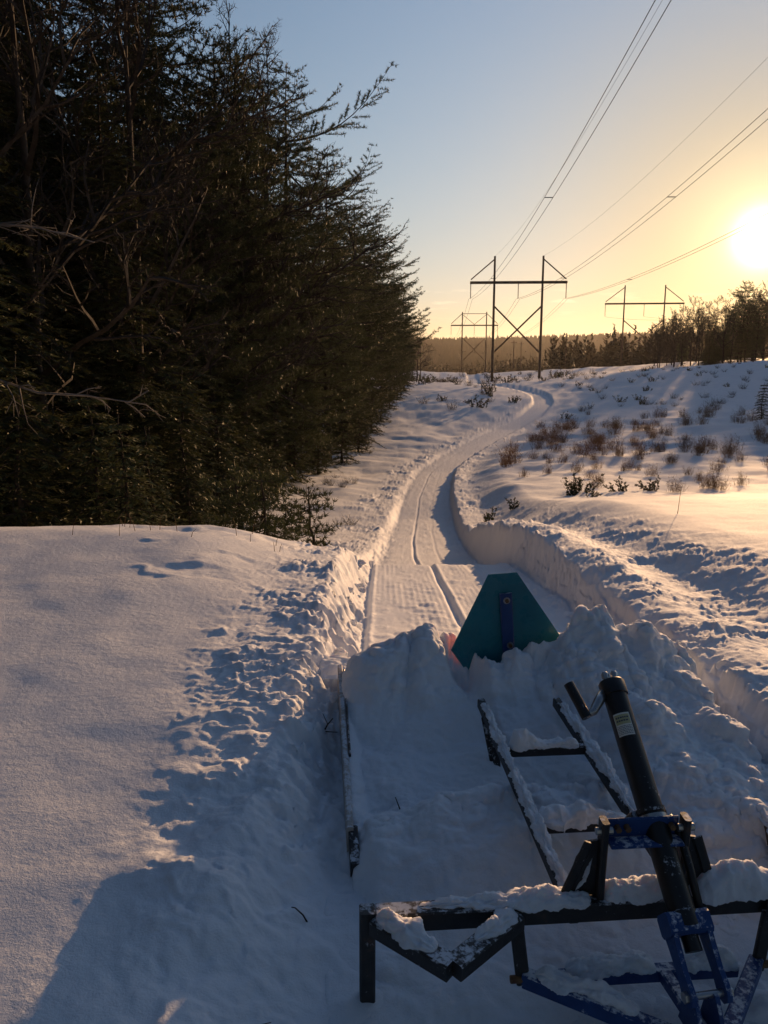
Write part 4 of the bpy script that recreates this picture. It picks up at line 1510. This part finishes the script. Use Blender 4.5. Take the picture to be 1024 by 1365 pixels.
# loose chunks beside the drag and at the foot of the banks
def chunk(x, y, r, seed, label, group='loose snow chunks beside the drag'):
    rng = np.random.default_rng(seed)
    bm = bmesh.new()
    bmesh.ops.create_icosphere(bm, subdivisions=4, radius=1.0)
    V_ = np.array([v.co[:] for v in bm.verts])
    off = .38 * perlin2(V_[:, 0] * 1.5 + seed, V_[:, 1] * 1.5 + V_[:, 2], seed) + .22 * perlin2(V_[:, 0] * 3.5 + V_[:, 2] * 3, V_[:, 1] * 3.5 + seed, seed + 1) + .08 * perlin2(V_[:, 0] * 9 + V_[:, 2] * 7, V_[:, 1] * 9 + V_[:, 2] * 3, seed + 2)
    V_ = V_ * (1 + off)[:, None] * np.array([1, rng.uniform(.75, 1.1), rng.uniform(.6, .8)]) * r
    F_ = [tuple(v.index for v in f.verts) for f in bm.faces]
    bm.free()
    o = obj('snow_chunk', mesh_np('snow_chunk', V_, F_, True, [M['snow_heap']]), None, (x, y, zat(x, y) + r * .05))
    o.rotation_euler = (0, 0, rng.uniform(0, 6))
    tag(o, label, 'snow chunk', group)


rr_ = random.Random(12)
for i in range(26):
    y = rr_.uniform(4.6, 11.5)
    chunk(rr_.gauss(-.30, .05), y, rr_.uniform(.02, .06), 300 + i, 'small broken snow lump fallen at the foot of the sunlit left bank', 'lumps below the left bank')
for (x, y, r, lb_) in ((1.98, 3.72, .10, 'rounded snow boulder just right of the drag behind the dead twig'), (2.0, 3.1, .07, 'snow boulder at the right picture edge beside the short side board')):
    chunk(x, y, r, int(x * 100) + 900, lb_, None)

# ------------------------------------------------------------------ twigs, grass stalks, saplings, brush
def at(x, y, dz=0):
    return Vector((x, y, zat(x, y) + dz))


def twig(x, y, pts, r, label, mat='twig_bark', side=()):
    mb = MB()
    mb.tube(pts, np.linspace(r, r * .5, len(pts)), 5)
    for p_, q_ in side:
        mb.tube([p_, q_], [r * .6, r * .35], 4)
    o = obj('twig', mb.mesh('twig', [M[mat]]), None, at(x, y))
    tag(o, label, 'twig')


twig(-.30, 2.93, [(0, .05, -.03), (-.03, .03, .05), (-.06, .02, .09), (-.075, .03, .085)], .004, 'bent dark twig standing in the shaded snow left of the drag')
twig(-.33, 4.45, [(-.06, 0, -.03), (.0, .03, .07), (.03, .05, .10)], .006, 'forked dark twig at the foot of the left bank', side=(((0, .03, .07), (-.03, .05, .13)), ((-.02, .02, .03), (.06, -.03, .05))))
twig(.10, 3.60, [(0, 0, 0), (-.02, .02, .10), (-.045, .04, .16)], .0045, 'thin twig poking from the snow roll inside the drag')
twig(1.82, 3.65, [(-.06, .05, .12), (.04, .03, .11), (.13, .0, .085), (.17, .0, .08)], .005, 'dead stalk with a dark seed head leaning out at the right of the drag', side=(((.13, 0, .085), (.14, -.005, .05)), ((.165, 0, .08), (.185, .0, .095))))
twig(-.48, 2.35, [(0, 0, -.02), (.05, .02, .02), (.10, .03, .025)], .003, 'short brown twig lying on the shaded slope')

# hillock stalks on the crest of the left field
rs = random.Random(31)
for i in range(16):
    x = rs.choice([rs.uniform(-3.4, -2.3), rs.uniform(-2.2, -.9)])
    y = rs.uniform(8.3, 9.6)
    h = rs.uniform(.08, .22)
    mb = MB()
    dx = rs.uniform(-.07, .07)
    mb.tube([(0, 0, -.03), (dx * .4, 0, h * .6), (dx, .01, h)], [.0035, .0025, .0012], 4)
    o = obj('grass_stalk', mb.mesh('grass_stalk', [M['weed']]), None, at(x, y))
    tag(o, 'thin dry grass stalk poking through the crest of the left snow field', 'grass stalk', 'grass stalks on the left crest')
o = obj('grass_stalk', mb.mesh('grass_stalk', [M['weed']]), None, at(4.45, 12.2))
o.scale = (1.5, 1.5, 3.2)
tag(o, 'single tall grass stalk on the golden right field near the picture edge', 'grass stalk')

KIND['sapling'] = conifer(61, 1.7, 'pine', .05, 1.6, .12, 1.4, .45)
KIND['young'] = conifer(65, 3.2, 'hemlock', .05, 1.15, .02, 1.0, .8)
for (k, x, y, s, lb_) in (('sapling', -2.15, 14.6, .95, 'slim pine sapling with a bare stem in front of the left wood'), ('sapling', -1.55, 17.2, .85, 'bushy low pine sapling standing nearest the snow trail'),
                          ('sapling', -2.75, 15.0, .9, 'pine sapling on the left among the low evergreens behind the crest'), ('sapling', -1.95, 15.6, .6, 'smallest pine sapling between the two taller saplings')):
    tree(k, x, y, rs.uniform(0, 6), s, lb_, 'sapling', None, 'pine_sapling')
for i, (x, y, s) in enumerate([(-4.6, 14.4, .8), (-4.9, 17.0, .85), (-5.4, 15.2, 1.0), (-6.4, 14.2, 1.1), (-7.4, 13.8, 1.2), (-5.0, 20.5, 1.0), (-5.0, 24.6, .95), (-4.9, 29.0, 1.1), (-4.6, 34.0, 1.0), (-4.2, 38.0, 1.2), (-3.4, 42.0, 1.1),
                               (-2.4, 47.5, 1.3), (-1.6, 53.0, 1.2), (-1.6, 58.5, 1.4), (-.9, 64.5, 1.3), (-.2, 72.0, 1.3), (.6, 80.0, 1.4), (1.4, 88.0, 1.3), (2.4, 97.0, 1.4), (3.0, 108.0, 1.3), (4.4, 130.0, 1.3), (-5.4, 26.5, 1.5), (-5.2, 36.0, 1.6), (-5.5, 22.0, 1.4), (-3.9, 45.5, 1.7), (-2.9, 60.5, 1.8), (-1.4, 75, 1.9), (0.2, 93, 2.0)]):
    tree('young', x, y, rs.uniform(0, 6), s, 'low bushy young hemlock at the foot of the left wood edge', 'tree', 'young hemlocks at the wood edge', 'hemlock_tree')


def shrub(seed, h, n, kind):
    """'weed': many thin upright forked stems; 'juniper': a few arching stems clothed in short leaves; 'brush': woody twigs"""
    rng = np.random.default_rng(seed)
    P, D, U_, L_, W_ = [], [], [], [], []
    q0, q1, qw = [], [], []
    for i in range(n):
        az = rng.random() * 6.28
        el = R(rng.uniform(55, 88)) if kind == 'weed' else R(rng.uniform(22, 70))
        b = np.array([rng.normal(0, .22 * h), rng.normal(0, .22 * h), -.06])
        d = np.array([math.cos(az) * math.cos(el), math.sin(az) * math.cos(el), math.sin(el)])
        l = h * rng.uniform(.5, 1.05)
        m = 5
        pts = [b]
        dd = d
        for k in range(m):
            dd = norm(dd + rng.normal(0, .10, 3) + (np.array([0, 0, .06])))
            pts.append(pts[-1] + dd * l / m)
        pts = np.array(pts)
        q0.append(pts[:-1])
        q1.append(pts[1:])
        qw.append(np.linspace(.012, .005, m) * (1.3 if kind == 'brush' else 1) * (h ** .5))
        for k in range(1, m + 1):
            for j in range(3 if kind != 'juniper' else 2):
                sd = norm(dd + rng.normal(0, .75, 3))
                ll = l * rng.uniform(.08, .28)
                q0.append(pts[k][None])
                q1.append((pts[k] + sd * ll)[None])
                qw.append(np.array([.006 * h ** .5]))
                if kind == 'juniper':
                    c = pts[k] + np.outer(np.linspace(.0, 1, 7), sd * ll)
                    c = np.repeat(c, 4, 0)
                    P.append(c)
                    D.append(norm(sd[None] * .7 + rng.normal(0, .6, c.shape)))
                    L_.append(rng.uniform(.03, .065, len(c)))
                    W_.append(rng.uniform(.012, .022, len(c)))
                elif kind == 'weed' and rng.random() < .6:
                    c = np.repeat((pts[k] + sd * ll)[None], 3, 0)
                    P.append(c)
                    D.append(norm(sd[None] + rng.normal(0, .5, c.shape)))
                    L_.append(rng.uniform(.03, .06, 3))
                    W_.append(rng.uniform(.012, .02, 3))
    parts = []
    q0, q1, qw = np.concatenate(q0), np.concatenate(q1), np.concatenate(qw)
    v, f = quads(q0, q1, norm(rng.normal(0, 1, q0.shape)), qw * 1.4)
    mats = {'weed': ['weed', 'weed'], 'juniper': ['twig_bark', 'juniper'], 'brush': ['twig_bark', 'weed']}[kind]
    parts.append((v, f, 0))
    if P:
        P, D, L_, W_ = np.concatenate(P), np.concatenate(D), np.concatenate(L_), np.concatenate(W_)
        v, f = blades(P, D, norm(rng.normal(0, 1, P.shape)), L_, W_)
        parts.append((v, f, 1))
    return join_tri_quad(parts, kind, [M[m_] for m_ in mats])


SH = {'weed': [shrub(400 + i, 1.0, 44, 'weed') for i in range(3)], 'juniper': [shrub(410 + i, .55, 9, 'juniper') for i in range(3)], 'brush': [shrub(420 + i, .9, 30, 'brush') for i in range(3)]}


def put(kind, x, y, s, label, group, name, sz=1.0):
    o = obj(name, rs.choice(SH[kind]), None, at(x, y))
    o.rotation_euler = (0, 0, rs.uniform(0, 6.28))
    o.scale = (s, s, s * sz)
    tag(o, label, 'shrub', group)


# low sprigs on the lip of the near dip, right of the trail
for (x, y, s, lb_) in ((3.05, 23.0, .75, 'flat dark evergreen sprig lying nearest the trail on the right'), (3.75, 23.4, .7, 'forked dark sprig right beside the one nearest the trail'), (6.0, 26.0, .9, 'low leafy sprig at the left end of the row on the sunlit lip'),
                       (6.55, 26.6, 1.25, 'tallest leafy sprig of the row on the sunlit lip, leaning right'), (7.75, 26.4, 1.05, 'rounded olive bush in the middle of the row on the sunlit lip'), (8.95, 26.8, 1.1, 'olive bush at the right end of the row on the sunlit lip'), (6.3, 24.6, .6, 'small sprig casting a long shadow in front of the row')):
    put('juniper', x, y, s, lb_, None, 'evergreen_sprig')
for i in range(62):
    x, y = rs.gauss(13.5, 4.6), rs.gauss(53, 8.5)
    if x < _xc(y) + 3.2:
        x = _xc(y) + 3.2 + rs.random() * 4
    put('weed', x, y, rs.uniform(.5, 1.05), 'rust brown clump of dry weed stems in the shaded dip right of the trail', 'dry weeds in the right dip', 'weed_plant', .9)
for i in range(48):
    x, y = rs.uniform(15, 30), rs.uniform(38, 70)
    put('weed', x, y, rs.uniform(.4, .9), 'pale brown tuft of dry weeds scattered over the right snow slope', 'dry weeds on the right slope', 'weed_plant')
for i in range(44):
    x, y = rs.uniform(5.5, 20), rs.uniform(26, 46)
    put('weed', x, y, rs.uniform(.3, .6), 'short thin weed tuft on the shaded snow behind the sunlit lip', 'weeds behind the sunlit lip', 'weed_plant')
for i in range(150):
    y = rs.uniform(72, 140)
    x = _xc(y) + 4 + rs.random() * 42
    k = rs.choice(['brush', 'juniper', 'brush'])
    put(k, x, y, rs.uniform(.45, 1.0) * (1.5 if k == 'juniper' else 1), 'dark low brush dotting the snow rise below the right-hand woods', 'brush on the right rise', 'brush_clump')
for i in range(46):
    y = rs.uniform(78, 168)
    x = _xc(y) - 2.5 - rs.random() * (4 + y * .06)
    k = rs.choice(['brush', 'juniper'])
    put(k, x, y, rs.uniform(.6, 1.3) * (1.9 if k == 'juniper' else 1), 'dark low brush on the snow between the left wood and the trail bend', 'brush left of the trail bend', 'brush_clump')
for i in range(34):
    y = rs.uniform(118, 178)
    x = rs.uniform(8, 34)
    k = rs.choice(['brush', 'brush', 'juniper'])
    put(k, x, y, rs.uniform(.8, 1.7) * (1.6 if k == 'juniper' else 1), 'dark brush growing round the feet of the large power tower', 'brush below the large tower', 'brush_clump')
for i in range(14):
    x, y = rs.uniform(-2.6, -.9), rs.uniform(17, 40)
    put('brush', x, y, rs.uniform(.25, .5), 'small bare twiggy shrub on the lit snow beside the left wood', 'twiggy shrubs beside the left wood', 'bare_shrub')
tree('young', 27.5, 60, 1.0, .85, 'lone dark evergreen bush near the right picture edge on the snow slope', 'tree', None, 'evergreen_bush')
tree('young', 30.5, 63, 2.0, .7, 'short evergreen bush at the right picture edge behind the lone one', 'tree', None, 'evergreen_bush')


def bare_limb(pts, r, seed, label, ntw=14, tl=.8):
    rng = np.random.default_rng(seed)
    pts = np.array(pts, float)
    mb = MB()
    mb.tube(pts, np.linspace(r, r * .3, len(pts)), 6)
    root = empty('dead_tree', tuple(pts[0]))
    tag(root, label, 'dead tree')
    off = pts[0]
    m1 = MB()
    m1.tube(pts - off, np.linspace(r, r * .3, len(pts)), 6)
    obj('trunk', m1.mesh('trunk', [M['pale_bark']]), root)
    m2 = MB()
    for i in range(ntw):
        f = rng.uniform(.25, 1.0)
        k = min(len(pts) - 2, int(f * (len(pts) - 1)))
        q = pts[k] + (pts[k + 1] - pts[k]) * rng.random() - off
        d = norm(pts[k + 1] - pts[k] + rng.normal(0, .55, 3))
        L = tl * rng.uniform(.4, 1.2)
        p1 = q + d * L * .5
        d2 = norm(d + rng.normal(0, .35, 3) + np.array([0, 0, -.25]))
        p2 = p1 + d2 * L * .5
        m2.tube([q, p1, p2], [.012, .009, .004], 4)
        for j in range(3):
            d3 = norm(d2 + rng.normal(0, .6, 3))
            s0 = q + (p2 - q) * rng.uniform(.4, 1)
            m2.tube([s0, s0 + d3 * L * .3], [.006, .003], 3)
    obj('twigs', m2.mesh('twigs', [M['pale_bark']]), root)


bare_limb([(-8.2, 12.6, zat(-8.2, 12.6) - .1), (-7.6, 12.5, .2), (-6.6, 12.3, 1.35), (-5.7, 12.2, 1.72), (-5.1, 12.2, 1.52), (-4.4, 12.2, 1.48), (-3.8, 12.3, 1.38), (-3.5, 12.3, 1.55)], .035, 71, 'pale dead trunk arching out of the dark wood at the left edge, twigs hanging down', 12, .7)
bare_limb([(-8.9, 13.6, zat(-8.9, 13.6) - .1), (-8.2, 13.4, 2.0), (-7.2, 13.2, 3.7), (-6.2, 13.0, 4.05), (-5.2, 13.0, 3.95), (-4.4, 13.0, 3.75)], .032, 73, 'grey dead tree leaning over the upper left, its fine branches spreading to the right', 16, .9)

# ------------------------------------------------------------------ thin evening haze over everything
hz = bpy.data.materials.new('evening_haze')
hz.use_nodes = True
hn, hl = hz.node_tree.nodes, hz.node_tree.links
for n in list(hn):
    hn.remove(n)
pv = hn.new('ShaderNodeVolumePrincipled')
pv.inputs['Color'].default_value = (.95, .9, .85, 1)
pv.inputs['Density'].default_value = .00005
pv.inputs['Anisotropy'].default_value = .6
ho = hn.new('ShaderNodeOutputMaterial')
hl.new(pv.outputs[0], ho.inputs['Volume'])
hb_ = MB()
x0, x1, y0, y1, z0, z1 = -5600, 5600, -5400, 6900, -60, 130
hb_.add([(x0, y0, z0), (x1, y0, z0), (x1, y1, z0), (x0, y1, z0), (x0, y0, z1), (x1, y0, z1), (x1, y1, z1), (x0, y1, z1)],
        [(3, 2, 1, 0), (4, 5, 6, 7), (0, 1, 5, 4), (1, 2, 6, 5), (2, 3, 7, 6), (3, 0, 4, 7)])
haze = obj('haze', hb_.mesh('haze', [hz], False))
tag(haze, 'thin golden evening haze over the valley', None, None, 'stuff')
